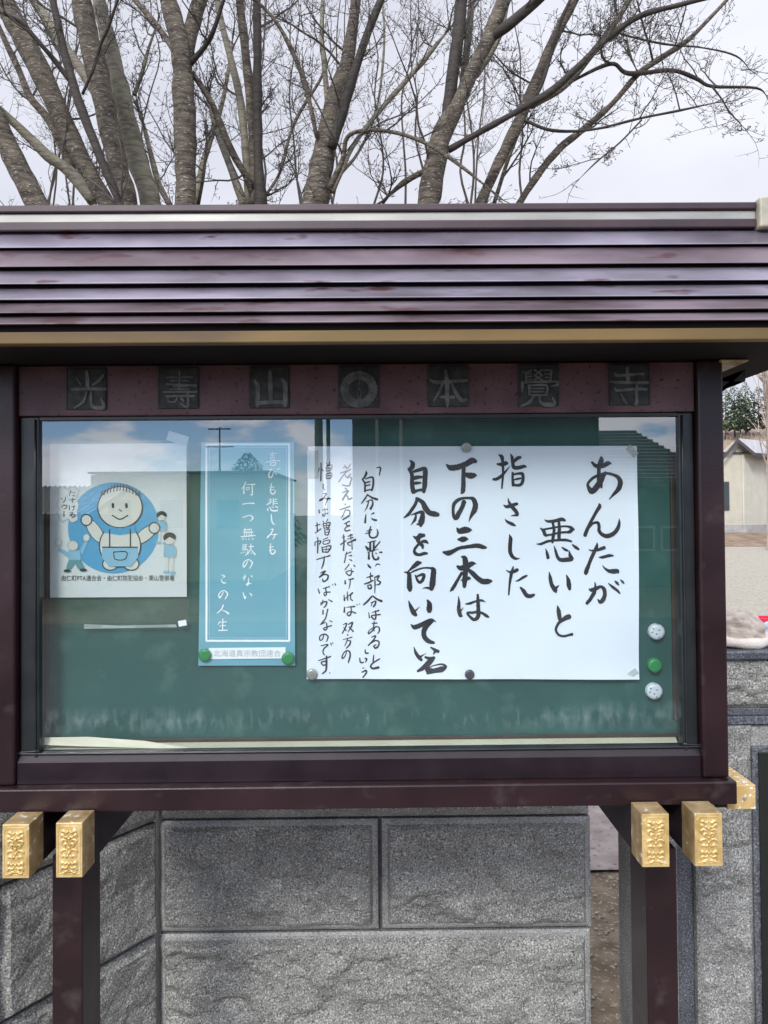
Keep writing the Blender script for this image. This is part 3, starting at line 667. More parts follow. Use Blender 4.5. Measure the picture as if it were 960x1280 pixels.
W((670, 705, 12), "200 120 10,215 210 55,235 310 60,285 390 75,300 430 20;270 370 40,310 350 40,350 315 5;458 165 15,485 240 60,495 320 75,505 380 45;320 625 15,335 700 65,350 800 65,355 850 40;495 785 80,430 815 70,350 870 45,300 950 40,300 1010 38,345 1065 38,420 1080 38,480 1065 35,540 1052 45")
W((605, 560, 12), "225 105 25,265 130 60,280 200 45,285 300 40,285 400 35,275 520 30,268 605 25;195 240 25,260 245 60,330 230 70,355 235 30;140 470 40,190 465 50,260 420 50,330 345 30,390 270 8;395 85 10,420 140 50,430 220 50,450 290 60,520 295 60,600 275 50,630 285 25;545 140 45,500 155 60,450 205 40,430 215 20;430 370 35,430 460 40,440 560 50;430 400 35,500 385 35,570 385 50,585 430 50,580 500 50,540 555 50,440 555 35;440 480 20,500 465 35,550 455 30;295 855 15,340 880 50,420 860 55,490 840 50,505 850 20;362 750 8,375 810 35,420 880 60,480 950 60,500 1000 50,450 1010 25,400 1020 8;315 1065 10,350 1105 40,420 1140 55,470 1165 25")
W((605, 655, 12), "380 155 10,400 220 60,393 320 62,395 420 60,430 490 55,480 520 40,540 515 8;335 690 12,380 720 30,440 715 50,500 690 55,515 690 25;440 640 20,425 700 45,405 780 50,385 900 35,370 1060 25;475 857 12,520 845 30,590 800 40,645 775 30;545 950 25,590 1000 60,640 1070 65,700 1080 60,750 1060 40")
W((545, 565, 12), "155 185 20,220 235 90,330 225 90,450 180 85,540 130 95,595 140 60;415 240 60,410 380 65,410 500 70,400 590 70,370 630 10;450 340 70,520 355 100,580 350 70,610 355 15;420 745 70,390 830 65,340 920 70,300 985 80,265 960 50,255 860 45,270 780 55,330 720 55,400 695 40,500 690 40,560 710 70,590 790 80,575 870 85,530 950 50,490 1045 8")
W((545, 650, 12), "315 120 25,350 165 85,430 150 105,490 150 80,530 150 25;330 290 30,390 290 90,440 285 75,485 288 12;105 480 30,180 495 85,250 470 65,350 420 50,480 400 55,620 385 70,700 405 65,750 415 35;385 550 30,430 575 80,445 680 90,440 800 75,430 900 80,425 1000 55;320 695 40,370 720 80,450 700 90,540 655 75,600 655 12;390 790 45,330 890 45,280 980 55,240 1040 50,210 1075 10;490 750 50,550 800 75,620 870 75,700 920 85,780 920 85,830 915 40;370 905 12,430 895 50,490 875 60,520 885 15")
W((555, 700, 12), "218 545 10,225 640 45,222 740 60,245 830 60,270 840 30;240 780 30,290 715 8;505 520 35,510 640 55,515 760 60,510 850 65,460 895 50,410 870 45,350 795 35,430 790 40,500 780 40,580 800 40,640 840 50,675 858 20;325 660 20,390 650 40,470 620 30,560 605 40,620 630 10")
W((495, 565, 12), "210 125 20,250 170 70,240 230 75,200 260 60,180 245 20;200 260 45,240 350 60,240 480 65,260 600 70;260 295 40,340 270 55,430 250 60,440 300 75,435 400 75,430 500 75,415 600 50;250 400 60,320 380 60,385 375 40;250 475 40,310 465 50,375 462 25;260 600 60,330 575 40,420 565 50;310 690 40,300 760 50,240 860 50,180 940 50,120 985 20;320 700 50,400 760 70,440 840 90,500 910 80,580 930 85,630 940 60;225 945 12,300 920 35,390 900 50,395 980 80,375 1060 95,370 1110 40;310 1085 20,370 1080 60;300 950 30,280 1020 45,220 1100 5")
W((495, 655, 12), "260 185 20,310 210 60,370 175 75,420 170 50;360 160 60,330 230 70,340 270 50,390 320 55,400 365 30;480 290 20,440 260 55,380 270 40,320 320 40,275 390 40,290 440 55,350 460 45,420 440 50,465 440 35;370 580 40,320 590 80,250 650 50,185 705 20;120 720 10,190 740 60,200 850 75,205 950 85,210 1000 50;205 740 15,280 700 30,400 660 25,510 660 30,560 690 80,555 800 85,545 900 95,530 980 60;530 970 50,460 955 30,400 965 8;290 770 25,320 840 40,355 875 45,395 845 50,420 780 50,400 755 45,300 790 25")
W((495, 745, 12), "190 75 15,225 170 60,265 250 80,300 290 50;270 240 40,310 205 20,355 160 3;470 60 25,500 120 75,500 200 90,500 230 70;225 430 15,280 470 75,380 435 70,480 380 60,540 360 45,600 390 10;540 370 70,470 430 90,420 530 75,430 620 75,490 680 70,570 705 40;270 770 12,300 860 50,350 930 60,385 965 40;360 920 50,400 895 20,455 860 4;525 775 25,590 815 50,635 835 50;590 830 50,560 880 10;440 920 35,500 940 50,575 930 45;560 945 50,490 1010 90,400 1085 65,325 1130 35;470 1050 70,480 1120 90,470 1165 30;480 1140 70,580 1120 70,680 1100 90,740 1070 50,730 1040 35,660 1025 25,520 1060 12;500 1070 15,560 1100 10")
F14 = 14.22
W((435, 575, F14), "505 140 15,570 130 25,575 180 25,555 270 18;320 200 20,325 240 45,290 310 35,250 345 20;260 350 30,300 420 35,300 560 35;310 335 20,430 305 35,450 380 35,440 480 35,420 545 30;320 400 25,390 385 25;310 460 25,390 440 25;300 545 25,430 520 25;350 610 25,300 690 30,240 770 18;350 620 25,430 670 35,520 700 45;325 740 15,420 710 25,440 780 30,400 870 40;365 740 20,340 830 25,295 910 6;318 965 15,310 1040 28,305 1110 38;410 965 12,460 940 28;415 1030 15,450 1060 30,505 1070 35")
W((435, 660, F14), "405 -30 20,375 80 32,390 150 30,440 175 30,510 150 32,530 80 35,515 20 15;330 55 12,420 30 25;305 100 10,400 75 25;350 260 12,430 240 25,500 225 15;310 320 20,350 370 55;395 260 35,395 400 40;460 240 30,455 400 40;570 240 20,480 350 30;340 400 10,440 400 20,545 370 8;330 430 6,450 410 12;370 430 25,370 550 42;435 420 20,440 500 35,480 560 35,540 540 40,530 500 15;490 445 20,510 455 20;555 430 20,600 430 30;350 645 20,375 680 40,405 710 25;485 680 12,520 640 25,565 650 18;400 795 15,405 850 30;330 880 15,440 850 28;390 870 20,410 940 25;290 995 20,370 970 30,445 930 22;350 1020 20,365 1070 30,410 1070 30,405 1010 25,350 1025 18;475 900 20,480 1000 25,475 1160 12;470 880 20,550 850 35,520 920 28,575 960 28,550 1000 28,500 1010 12")
W((435, 745, 11.64), "350 0 20,290 70 28,225 130 20;360 0 20,430 50 30,490 75 35;330 100 10,400 75 20,395 120 22,370 155 25;355 90 15,335 150 8;300 240 12,312 320 20;350 240 10,450 210 22;400 215 18,405 300 22,390 340 25,345 310 20,350 285 18,420 275 20,470 270 20;345 400 12,420 395 22;380 370 15,370 480 22,385 510 12;410 440 15,360 500 20,300 550 22,310 500 12,400 450 15,450 460 22,455 510 22,430 550 10;340 600 12,400 580 22,370 640 20,295 720 20;330 690 15,400 650 20,450 670 22,440 730 25,400 760 28,375 730 20,410 710 15;250 780 14,255 830 22,295 830 22;170 900 15,180 960 22,215 970 20,230 955 8;245 905 15,270 920 30,255 965 12;210 1050 14,235 1045 10;200 1110 15,260 1085 28,265 1120 25,215 1185 18;375 860 15,365 950 22;460 915 20,370 970 22,330 1020 25,360 1055 30,445 1040 38")
lt = MB()
W((412, 575, F14), "265 90 15,310 150 30;375 70 20,330 140 20;235 140 15,300 120 18;190 235 18,290 200 25,375 165 22;380 170 10,280 230 22,160 390 20;265 250 15,310 310 25,375 250 25;320 320 10,390 310 20,370 400 28,340 460 25,230 445 25", lt)
W((412, 575, F14), "275 500 20,300 520 25;230 580 15,330 545 30,270 640 30,230 710 30;280 640 20,320 640 20,335 700 28,395 675 28;275 785 28,282 790 26;180 885 20,360 825 28;280 880 18,240 980 20,205 1030 8;280 890 15,350 900 30,350 980 30,235 1060 25;255 1135 12,350 1090 28;300 1110 20,300 1160 20,360 1165 25,300 1190 20,270 1230 20,290 1260 25,360 1245 25")
W((412, 660, F14), "245 120 20,255 250 28,245 400 28;215 165 10,270 155 18;195 295 22,290 225 22;320 150 15,400 120 30;370 110 20,380 200 22;310 200 12,420 165 20;315 270 25,460 205 38;395 240 18,400 380 22;320 290 18,370 315 22;275 470 12,380 425 22;300 430 20,280 530 22,262 615 22;340 495 15,390 490 30;345 555 10,390 575 28;345 645 22,270 745 15;425 660 18,450 680 22;380 720 15,390 790 22,355 845 25,290 790 20,350 760 18,420 775 25;275 930 20,278 990 35;330 915 15,420 900 30;370 910 22,360 1010 22,340 1090 8;315 1130 15,320 1280 25;255 1190 15,265 1290 28;250 1270 12,330 1210 15,410 1145 22,375 1200 22,375 1260 22,410 1290 20")
W((412, 745, F14), "265 195 20,260 285 35;300 200 12,445 185 28;380 185 20,385 290 25,350 350 28,310 320 22,340 285 20,400 280 22,465 305 28;485 145 14,492 160 14;530 135 15,538 150 14;240 510 12,300 485 25,280 560 25,225 665 18;250 560 15,295 615 22;330 505 15,405 470 30,380 550 28,325 645 12;345 550 20,420 630 28;318 690 28,325 695 28;240 775 12,400 730 20;320 760 15,290 840 18,265 890 8;310 790 12,370 800 25,350 870 28,295 930 18;300 980 18,280 1060 18,230 1110 25,225 1060 20,280 980 18,350 985 28,365 1060 28,345 1140 30,330 1190 15")
W((385, 570, 9.85), "160 85 12,160 200 16,157 305 16;140 150 12,120 220 14;165 160 12,190 185 13;225 80 9,240 120 11;270 70 9,255 110 10;225 130 10,225 190 13;230 125 10,295 110 13,285 170 15;230 150 8,285 150 11;225 185 9,285 180 10;225 220 10,225 280 13;225 220 10,290 210 15,280 270 15,230 275 10;230 245 8,285 240 10", lt)
W((385, 570, 9.85), "190 345 12,188 390 14,210 420 11;190 465 10,225 465 15,180 530 16,140 550 12,170 525 10,275 525 16;250 510 12,210 605 9;135 660 12,138 700 14;175 665 8,240 655 12;205 640 10,210 720 15,190 740 13,180 720 10,245 705 14;110 820 12,115 930 14;90 860 10,145 840 12;85 950 9,160 895 12;185 800 10,195 825 12;245 775 10,225 810 10;185 835 12,200 895 14;190 835 10,270 820 15,255 880 14;225 830 10,225 880 11;190 860 8,260 850 10;195 890 10,255 880 11;205 910 12,210 970 15;205 915 10,260 900 14,245 970 14,210 965 11;210 940 8,250 935 10;85 1060 10,85 1100 16;85 1060 10,155 1045 14,140 1085 16;120 1000 12,120 1100 16,118 1195 16;185 1030 8,240 1005 12;185 1050 10,190 1085 12,250 1075 12,265 1035 12,190 1050 10;170 1120 12,180 1185 15;170 1130 10,280 1105 15,245 1180 15,185 1180 13;225 1110 9,220 1185 11;175 1155 9,260 1145 11")
W((385, 690, 8), "85 75 9,220 35 12;165 45 13,155 110 15,135 165 9;125 210 9,175 190 15,110 255 11,160 225 13,200 235 15,190 275 15,155 295 15,145 270 11;100 365 9,115 410 15;150 365 8,215 345 11;175 360 11,185 420 13,165 435 11,165 405 11,220 400 13;245 325 9,248 330 9;268 315 11,275 330 13;125 510 9,185 495 15,180 530 15,160 555 11;150 480 11,145 510 13,125 530 9;205 475 8,240 495 15;150 580 13,150 620 15;198 570 13,175 660 13,130 720 13;125 725 9,175 700 9;215 685 8,240 695 11;185 710 11,190 760 13,170 780 13,160 760 11,235 735 13;160 820 11,145 870 11,120 880 13,120 840 11,165 820 13,200 845 15,185 895 9;130 935 9,200 925 13,160 965 13,150 1000 13,165 1030 11;225 910 9,235 930 11;245 905 8,250 915 9;105 1085 9,225 1045 15;185 1040 15,185 1100 20,180 1180 18,145 1215 13;180 1090 13,135 1100 13,150 1130 13,180 1125 13;215 1208 11,220 1210 11")
# clear tape at the corners
tape_m = bpy.data.materials.new('clear_tape'); tape_m.use_nodes = True; t = tape_m.node_tree; t.nodes.clear()
o_ = t.nodes.new('ShaderNodeOutputMaterial'); a1 = t.nodes.new('ShaderNodeBsdfTransparent'); a2 = t.nodes.new('ShaderNodeBsdfPrincipled')
a2.inputs['Base Color'].default_value = (0.62, 0.66, 0.62, 1); a2.inputs['Roughness'].default_value = 0.2
x_ = t.nodes.new('ShaderNodeMixShader'); x_.inputs[0].default_value = 0.55
t.links.new(a1.outputs[0], x_.inputs[1]); t.links.new(a2.outputs[0], x_.inputs[2]); t.links.new(x_.outputs[0], o_.inputs[0])
def tape(px, py, w_, h_, rot, parent, Y, m=tape_m):
    c_ = P(px, py, Y); k = (Y - CAMLOC.y) / FPX
    rm = Matrix.Rotation(-R(rot), 4, 'Y')
    MB().box((c_.x - w_ * k / 2, Y - 0.0003, c_.z - h_ * k / 2), (c_.x + w_ * k / 2, Y + 0.0002, c_.z + h_ * k / 2), rot=rm).build('tape_piece', m, parent)
tape(790, 564, 15, 8, -48, big, BIGY - 0.003); tape(791, 842, 13, 8, 35, big, BIGY - 0.003); tape(391, 580, 14, 34, 0, big, BIGY - 0.003)

# blue poster
BLY = 0.0605
def blue_y(x, z): return 0.0010 * math.sin(z * 17) * math.sin(x * 21)
blue = sheet_paper('blue_poster', [(251.5, 553), (367.5, 552.5), (369, 832), (248, 832)], BLY, bluep,
                   'narrow blue poster with white vertical text inside a white double border', 'poster', blue_y, 16, 36)
f = MB()
def frame_px(mb, x0, y0, x1, y1, wd, Y, yf):
    for (a, b_, c_, d_) in ((x0, y0, x1, y0), (x1, y0, x1, y1), (x1, y1, x0, y1), (x0, y1, x0, y0)):
        ribbon(mb, [(a, b_, wd), ((a + c_) / 2, (b_ + d_) / 2, wd), (c_, d_, wd)], Y, yf)
frame_px(f, 258, 555.5, 361.5, 801, 2.6, BLY - 0.0006, blue_y)
f.build('thick_border', whitep, blue)
f = MB(); frame_px(f, 261.5, 559, 358, 797.5, 0.9, BLY - 0.0006, blue_y); f.build('thin_border', bluelt, blue)
f = MB(); ff = lambda b, s_: [ribbon(f, q, BLY - 0.0007, blue_y, grow=0.9) for q in strokes(b, s_)]
ff((325, 560, 16), "190 115 15,330 110 20;245 80 20,245 160 25;200 150 12,300 150 15;210 185 15,210 220 15;210 185 15,290 185 18,285 220 15;215 220 12,290 220 12;105 290 10,250 255 25,400 255 20;200 300 15,215 345 22;200 300 15,310 290 25,290 345 22,220 345 18;170 440 15,230 430 28,180 520 28,185 590 30,240 570 28,280 480 18,330 530 28;350 415 20,362 428 24;388 400 18,397 412 20;230 710 20,215 800 25,215 890 28,260 920 30,305 880 28,295 840 12;190 790 12,280 780 22;190 840 12,280 830 20;215 1010 18,210 1090 28,130 1135 20;265 1010 22,265 1140 28;170 1030 12,215 1030 15;165 1070 12,215 1070 15;150 1110 10,215 1100 15;270 1030 12,340 1020 20;270 1065 12,335 1065 20;270 1105 12,350 1110 24;150 1210 22,155 1250 30;190 1180 18,240 1250 32,340 1255 34,340 1225 12;235 1170 15,265 1195 22;300 1170 18,355 1185 28")
ff((325, 630, 16), "225 210 24,235 330 34,260 390 28,305 412 10;205 510 12,260 505 28,220 590 28,140 680 28,190 620 14,340 610 26;300 590 18,285 660 26,250 710 12;215 790 20,205 900 28,225 990 32,280 990 32,305 940 26,285 920 12;180 865 14,265 855 22;180 930 14,270 910 20")
ff((292, 595, 16), "240 120 20,210 200 26,160 265 12;205 210 18,205 355 28;260 175 14,425 165 30;370 190 24,370 370 30,330 370 14;250 230 14,255 275 16;250 230 12,310 230 18,300 270 16,255 270 12;180 565 22,300 545 20,410 548 30;180 830 22,320 790 20,385 840 32,330 905 16;235 1040 16,205 1100 16;210 1080 14,350 1060 22;190 1130 14,390 1125 24;150 1215 26,430 1190 26;225 1090 18,215 1210 18;265 1080 16,260 1205 16;310 1075 16,310 1200 16;355 1065 18,355 1195 18;190 1245 20,180 1275 22;240 1250 16,250 1275 18;300 1250 16,310 1275 18;370 1245 18,395 1265 24")
ff((292, 670, 16), "190 170 14,185 280 20;190 180 12,270 170 18;235 170 16,230 280 18;190 215 12,265 210 14;190 250 12,265 245 14;185 285 14,285 280 20,270 360 26,230 385 14;150 330 20,165 345 18;190 320 14,200 340 14;225 315 14,235 335 14;300 215 14,400 210 26;345 160 20,340 260 22,290 360 14;350 270 14,430 370 34;350 340 18,365 355 18;285 500 20,255 560 24,210 620 30,190 570 26,230 500 22,310 475 20,375 540 32,320 650 16;175 830 14,250 815 20;235 770 20,205 880 24;350 790 20,375 815 26;300 840 20,300 930 26,285 980 30,255 970 18,290 940 18,350 955 22;190 1130 20,215 1210 28,230 1245 40,250 1200 12;325 1140 20,355 1170 28,365 1195 26")
ff((262, 710, 16), "235 135 14,300 165 32,260 200 12;245 220 18,240 260 22,280 300 32,325 295 22;275 480 20,240 550 24,205 595 34,180 545 26,220 480 22,295 450 20,360 520 32,310 620 20;275 740 30,240 820 28,150 905 18;260 850 16,320 870 26,380 910 40;205 1070 20,170 1130 18;200 1090 14,340 1075 22;265 1020 24,260 1240 26;200 1160 14,320 1150 22;180 1250 24,355 1245 26")
f.build('white_lettering', whitep, blue)
f = MB(); flat_poly(f, [(261, 810), (357, 809), (357, 823), (261, 824)], BLY - 0.0014); lb = f.build('name_label', whitep, blue)
f = MB(); text_mesh(f, '北海道真宗教団連合', 267, 351, 816.6, BLY - 0.0018, 8.5); f.build('small_print', greyp, lb)

# picture poster, with a plain drawing in place of the mascot
PY = 0.0600
def pic_y(x, z): return 0.0012 * math.sin(x * 16 + 2) * math.sin(z * 13)
pic = sheet_paper('picture_poster', [(62.5, 555), (233, 554), (233.5, 746), (62.5, 747)], PY, paper2,
                  'white poster with a blue disc, small figures and a speech bubble, at far left', 'poster', lambda x, z: 0.0, 16, 18)
def print_poly(name, polys, m, Y, parent=pic):
    yy = Y
    for q in polys:
        f = MB(); flat_poly(f, q, yy); yy -= 2e-5; f.build(name, m, parent)
def print_line(name, lines, m, Y, parent=pic):
    f = MB()
    for q in lines: ribbon(f, q, Y)
    return f.build(name, m, parent)
def outline(pts, wd, close=True):
    q = [(a, b_, wd) for a, b_ in pts]
    if close: q.append(q[0])
    return q
print_poly('blue_disc', [ellipse(142, 660, 57, 57, 60)], skyblue, PY - 0.0005)
head = ellipse(150, 634, 27, 25); torso = ellipse(150, 682, 25, 26); arm = ellipse(119, 664, 7, 17, 30, -0.6); arm2 = ellipse(182, 668, 7, 16, 30, 0.9)
leg = ellipse(138, 705, 9, 7); leg2 = ellipse(164, 705, 9, 7); hand = ellipse(108, 650, 6, 6); hand2 = ellipse(193, 660, 6, 6)
shapes = [leg, leg2, arm, arm2, hand, hand2, torso, head]
yy_ = PY - 0.0007
for q in shapes:
    print_poly('figure_outline', [[(a_ + (a_ - sum(p_[0] for p_ in q) / len(q)) * 1.5 / max(4, abs(max(p_[0] for p_ in q) - min(p_[0] for p_ in q)) / 2), b_ + (b_ - sum(p_[1] for p_ in q) / len(q)) * 1.5 / max(4, abs(max(p_[1] for p_ in q) - min(p_[1] for p_ in q)) / 2)) for a_, b_ in q]], ink, yy_)
    print_poly('figure_fill', [q], skinp, yy_ - 0.0001); yy_ -= 0.0002
YF = yy_ - 0.0002
print_poly('scarf', [[(132, 656), (150, 661), (168, 656), (170, 666), (150, 669), (130, 666)]], skyblue, YF)
print_poly('dungarees', [[(128, 684), (172, 684), (173, 696), (164, 708), (136, 708), (127, 696)]], cyan_l, YF)
print_line('face_and_hair', [[(141, 630, 3.2), (141.2, 634, 3.2)], [(158, 630, 3.2), (158.2, 634, 3.2)], [(140, 644, 1.3), (150, 649, 1.6), (160, 644, 1.3)], [(149, 637, 1.2), (152, 639, 1.2)]] +
  [[(126 + k * 4.0, 622 - 9 * math.sin(math.pi * (k + .6) / 13), 1.4), (128 + k * 3.8, 611 - 10 * math.sin(math.pi * (k + .6) / 13) + 4, 1.1)] for k in range(13)] +
  [outline([(137, 662), (137, 684)], 1.5, False), outline([(163, 662), (163, 684)], 1.5, False), outline([(128, 684), (172, 684)], 1.5, False), outline([(142, 690), (158, 690), (156, 699), (144, 699)], 1.2)], ink, YF - 0.0002)
bub = [(72, 612), (78, 608), (85, 612), (92, 608), (98, 614), (96, 622), (98, 632), (96, 642), (97, 650), (90, 653), (85, 649), (78, 652), (74, 646), (74, 638), (72, 630), (74, 622)]
print_poly('speech_bubble', [bub], paper2, PY - 0.0008)
print_line('bubble_outline', [outline(bub, 0.6)], greyp, PY - 0.0011)
f = MB()
for s_ in strokes((60, 590, 16), "420 400 10,480 400 14;455 365 14,430 470 16;490 420 12,540 410 16;490 470 12,540 480 18;420 560 14,545 545 18;490 520 18,500 570 18,470 590 14,495 575 14,490 610 14;430 670 16,425 760 20;470 700 12,545 690 18;520 670 16,515 740 18,490 770 12;430 820 14,500 810 18,440 870 20,520 850 16,545 870 20,500 905 22,470 890 14;265 520 16,285 550 18;350 500 16,340 570 20,300 605 20;372 482 9,378 492 9;385 475 9,391 485 9;320 640 14,325 660 14;280 690 16,285 710 14;280 675 14,380 670 20,360 720 20,320 740 14;320 780 18,320 885 22"):
    ribbon(f, s_, PY - 0.0012)
f.build('bubble_lettering', ink, pic)
# generic small figures: two children on the right, a man on the left
for (cx, cy, sc_) in ((202, 652, 0.8), (212, 682, 1.0)):
    print_poly('child_body', [[(cx - 6 * sc_, cy), (cx + 6 * sc_, cy), (cx + 7 * sc_, cy + 14 * sc_), (cx - 7 * sc_, cy + 14 * sc_)], ellipse(cx - 4, cy + 33 * sc_, 4 * sc_, 2.2 * sc_), ellipse(cx + 4, cy + 34 * sc_, 4 * sc_, 2.2 * sc_)], cyan_l, PY - 0.0013)
    print_poly('child_skin', [ellipse(cx, cy - 8 * sc_, 6.5 * sc_, 6.5 * sc_), [(cx - 5 * sc_, cy + 14 * sc_), (cx - 1 * sc_, cy + 14 * sc_), (cx - 2 * sc_, cy + 32 * sc_), (cx - 5 * sc_, cy + 32 * sc_)], [(cx + 1 * sc_, cy + 14 * sc_), (cx + 5 * sc_, cy + 14 * sc_), (cx + 5 * sc_, cy + 32 * sc_), (cx + 2 * sc_, cy + 32 * sc_)]], skinp, PY - 0.0016)
    print_poly('child_hair', [ellipse(cx, cy - 10 * sc_, 8 * sc_, 6.5 * sc_, 20, 0, 180, 360) + [(cx + 7 * sc_, cy - 7 * sc_), (cx, cy - 11 * sc_), (cx - 7 * sc_, cy - 6 * sc_)]], ink, PY - 0.0019)
    print_line('child_outline', [outline([(cx - 7 * sc_, cy + 14 * sc_), (cx - 6 * sc_, cy), (cx + 6 * sc_, cy), (cx + 7 * sc_, cy + 14 * sc_)], 0.7), [(cx - 3 * sc_, cy - 7 * sc_, .9), (cx - 2.6 * sc_, cy - 6 * sc_, .9)], [(cx + 3 * sc_, cy - 7 * sc_, .9), (cx + 2.6 * sc_, cy - 6 * sc_, .9)]], greyp, PY - 0.0022)
print_poly('man_shirt', [[(85, 688), (100, 688), (101, 701), (86, 701)], [(100, 688), (106, 676), (110, 678), (103, 693)], [(85, 690), (74, 684), (72, 688), (85, 697)]], cyan_l, PY - 0.0013)
print_poly('man_trousers', [[(86, 700), (101, 700), (106, 710), (104, 712), (97, 711), (94, 704), (89, 711), (83, 712), (83, 708)]], teal_p, PY - 0.0016)
print_poly('man_head', [ellipse(91, 682, 6.5, 6), ellipse(108, 672, 4, 4.5), ellipse(73, 678, 4, 4.5)], skinp, PY - 0.0018)
print_line('man_outline', [outline(ellipse(91, 682, 6.5, 6), .7), outline(ellipse(108, 672, 4, 4.5), .6), outline(ellipse(73, 678, 4, 4.5), .6)], greyp, PY - 0.0021)
print_poly('man_shoes', [ellipse(84, 713.5, 4.5, 1.8), ellipse(104, 712.5, 4.5, 1.8)], ink, PY - 0.0022)
f = MB(); text_mesh(f, '由仁町PTA連合会・由仁町防犯協会・栗山警察署', 77, 218, 722.5, PY - 0.0012, 7.0); f.build('small_print', ink, pic)

# clear sleeve over the picture poster
slm = bpy.data.materials.new('clear_plastic'); slm.use_nodes = True; t = slm.node_tree; t.nodes.clear()
o_ = t.nodes.new('ShaderNodeOutputMaterial'); a1 = t.nodes.new('ShaderNodeBsdfTransparent'); a1.inputs[0].default_value = (0.93, 0.95, 0.93, 1)
a2 = t.nodes.new('ShaderNodeBsdfGlossy'); a2.inputs['Roughness'].default_value = 0.03
fr = t.nodes.new('ShaderNodeFresnel'); two_sided(t, fr, 1.6)
nz_ = t.nodes.new('ShaderNodeTexNoise'); nz_.inputs['Scale'].default_value = 14; bp = t.nodes.new('ShaderNodeBump'); bp.inputs['Distance'].default_value = 0.0006
t.links.new(nz_.outputs['Fac'], bp.inputs['Height']); t.links.new(bp.outputs[0], a2.inputs['Normal'])
x_ = t.nodes.new('ShaderNodeMixShader'); t.links.new(fr.outputs[0], x_.inputs[0]); t.links.new(a1.outputs[0], x_.inputs[1]); t.links.new(a2.outputs[0], x_.inputs[2])
d_ = t.nodes.new('ShaderNodeBsdfDiffuse'); d_.inputs[0].default_value = (0.42, 0.42, 0.28, 1); x2 = t.nodes.new('ShaderNodeMixShader'); x2.inputs[0].default_value = 0.05  # faint yellow diffuse paints in the reflection of the ochre house
t.links.new(x_.outputs[0], x2.inputs[1]); t.links.new(d_.outputs[0], x2.inputs[2]); t.links.new(x2.outputs[0], o_.inputs[0])
slv = sheet_paper('plastic_sleeve', [(59, 552), (236, 550), (236, 786), (59, 784)], 0.0545, slm,
            'clear wrinkled plastic sleeve hanging over the white picture poster', 'plastic sleeve', lambda x, z: 0.0010 * mn.noise(Vector((x * 12, z * 10, 4))), 30, 36)
tape(228, 779, 10, 7, 10, slv, 0.053, whitep)
tape(222, 548, 26, 12, -18, slv, 0.053)
f = MB(); flat_poly(f, [(105, 780), (150, 782), (220, 780.5), (221, 784), (105, 786)], 0.0543); f.build('white_fold', tape_m, slv)

# magnets (each a thing)
def magnet(px, py, r, m, label, group=None, name='magnet', Y=0.055):
    c_ = P(px, py, Y); k = (Y - CAMLOC.y) / FPX
    f = MB(); f.disc((c_.x, c_.z), r * k, Y - 0.003, BOARD_Y - 0.0005 if px > 800 else BIGY - 0.0035, 28, 0.22)
    o = f.build(name, m, smooth=True); o['label'] = label; o['category'] = 'magnet'
    o['group'] = group or 'round magnets on the board'
    return o
magnet(256, 819, 8, mag_green, 'round green magnet on the lower left corner of the blue poster')
magnet(360, 823, 8, mag_green, 'round green magnet on the lower right corner of the blue poster')
magnet(583, 559, 6.5, mag_grey, 'small grey metal magnet at the top edge of the white sheet')
magnet(390, 843, 7, mag_grey, 'grey metal magnet on the lower left corner of the white sheet')
magnet(587, 843, 6, mag_dark, 'dark magnet at the middle of the white sheet bottom edge')
magnet(821.5, 790, 9.8, mag_white, 'white magnet with dark blotches, topmost of three beside the white sheet')
magnet(819, 832, 8.8, mag_green, 'green magnet between two white magnets beside the white sheet')
magnet(818.5, 864.5, 10, mag_white, 'white blotched magnet, lowest of three beside the white sheet')

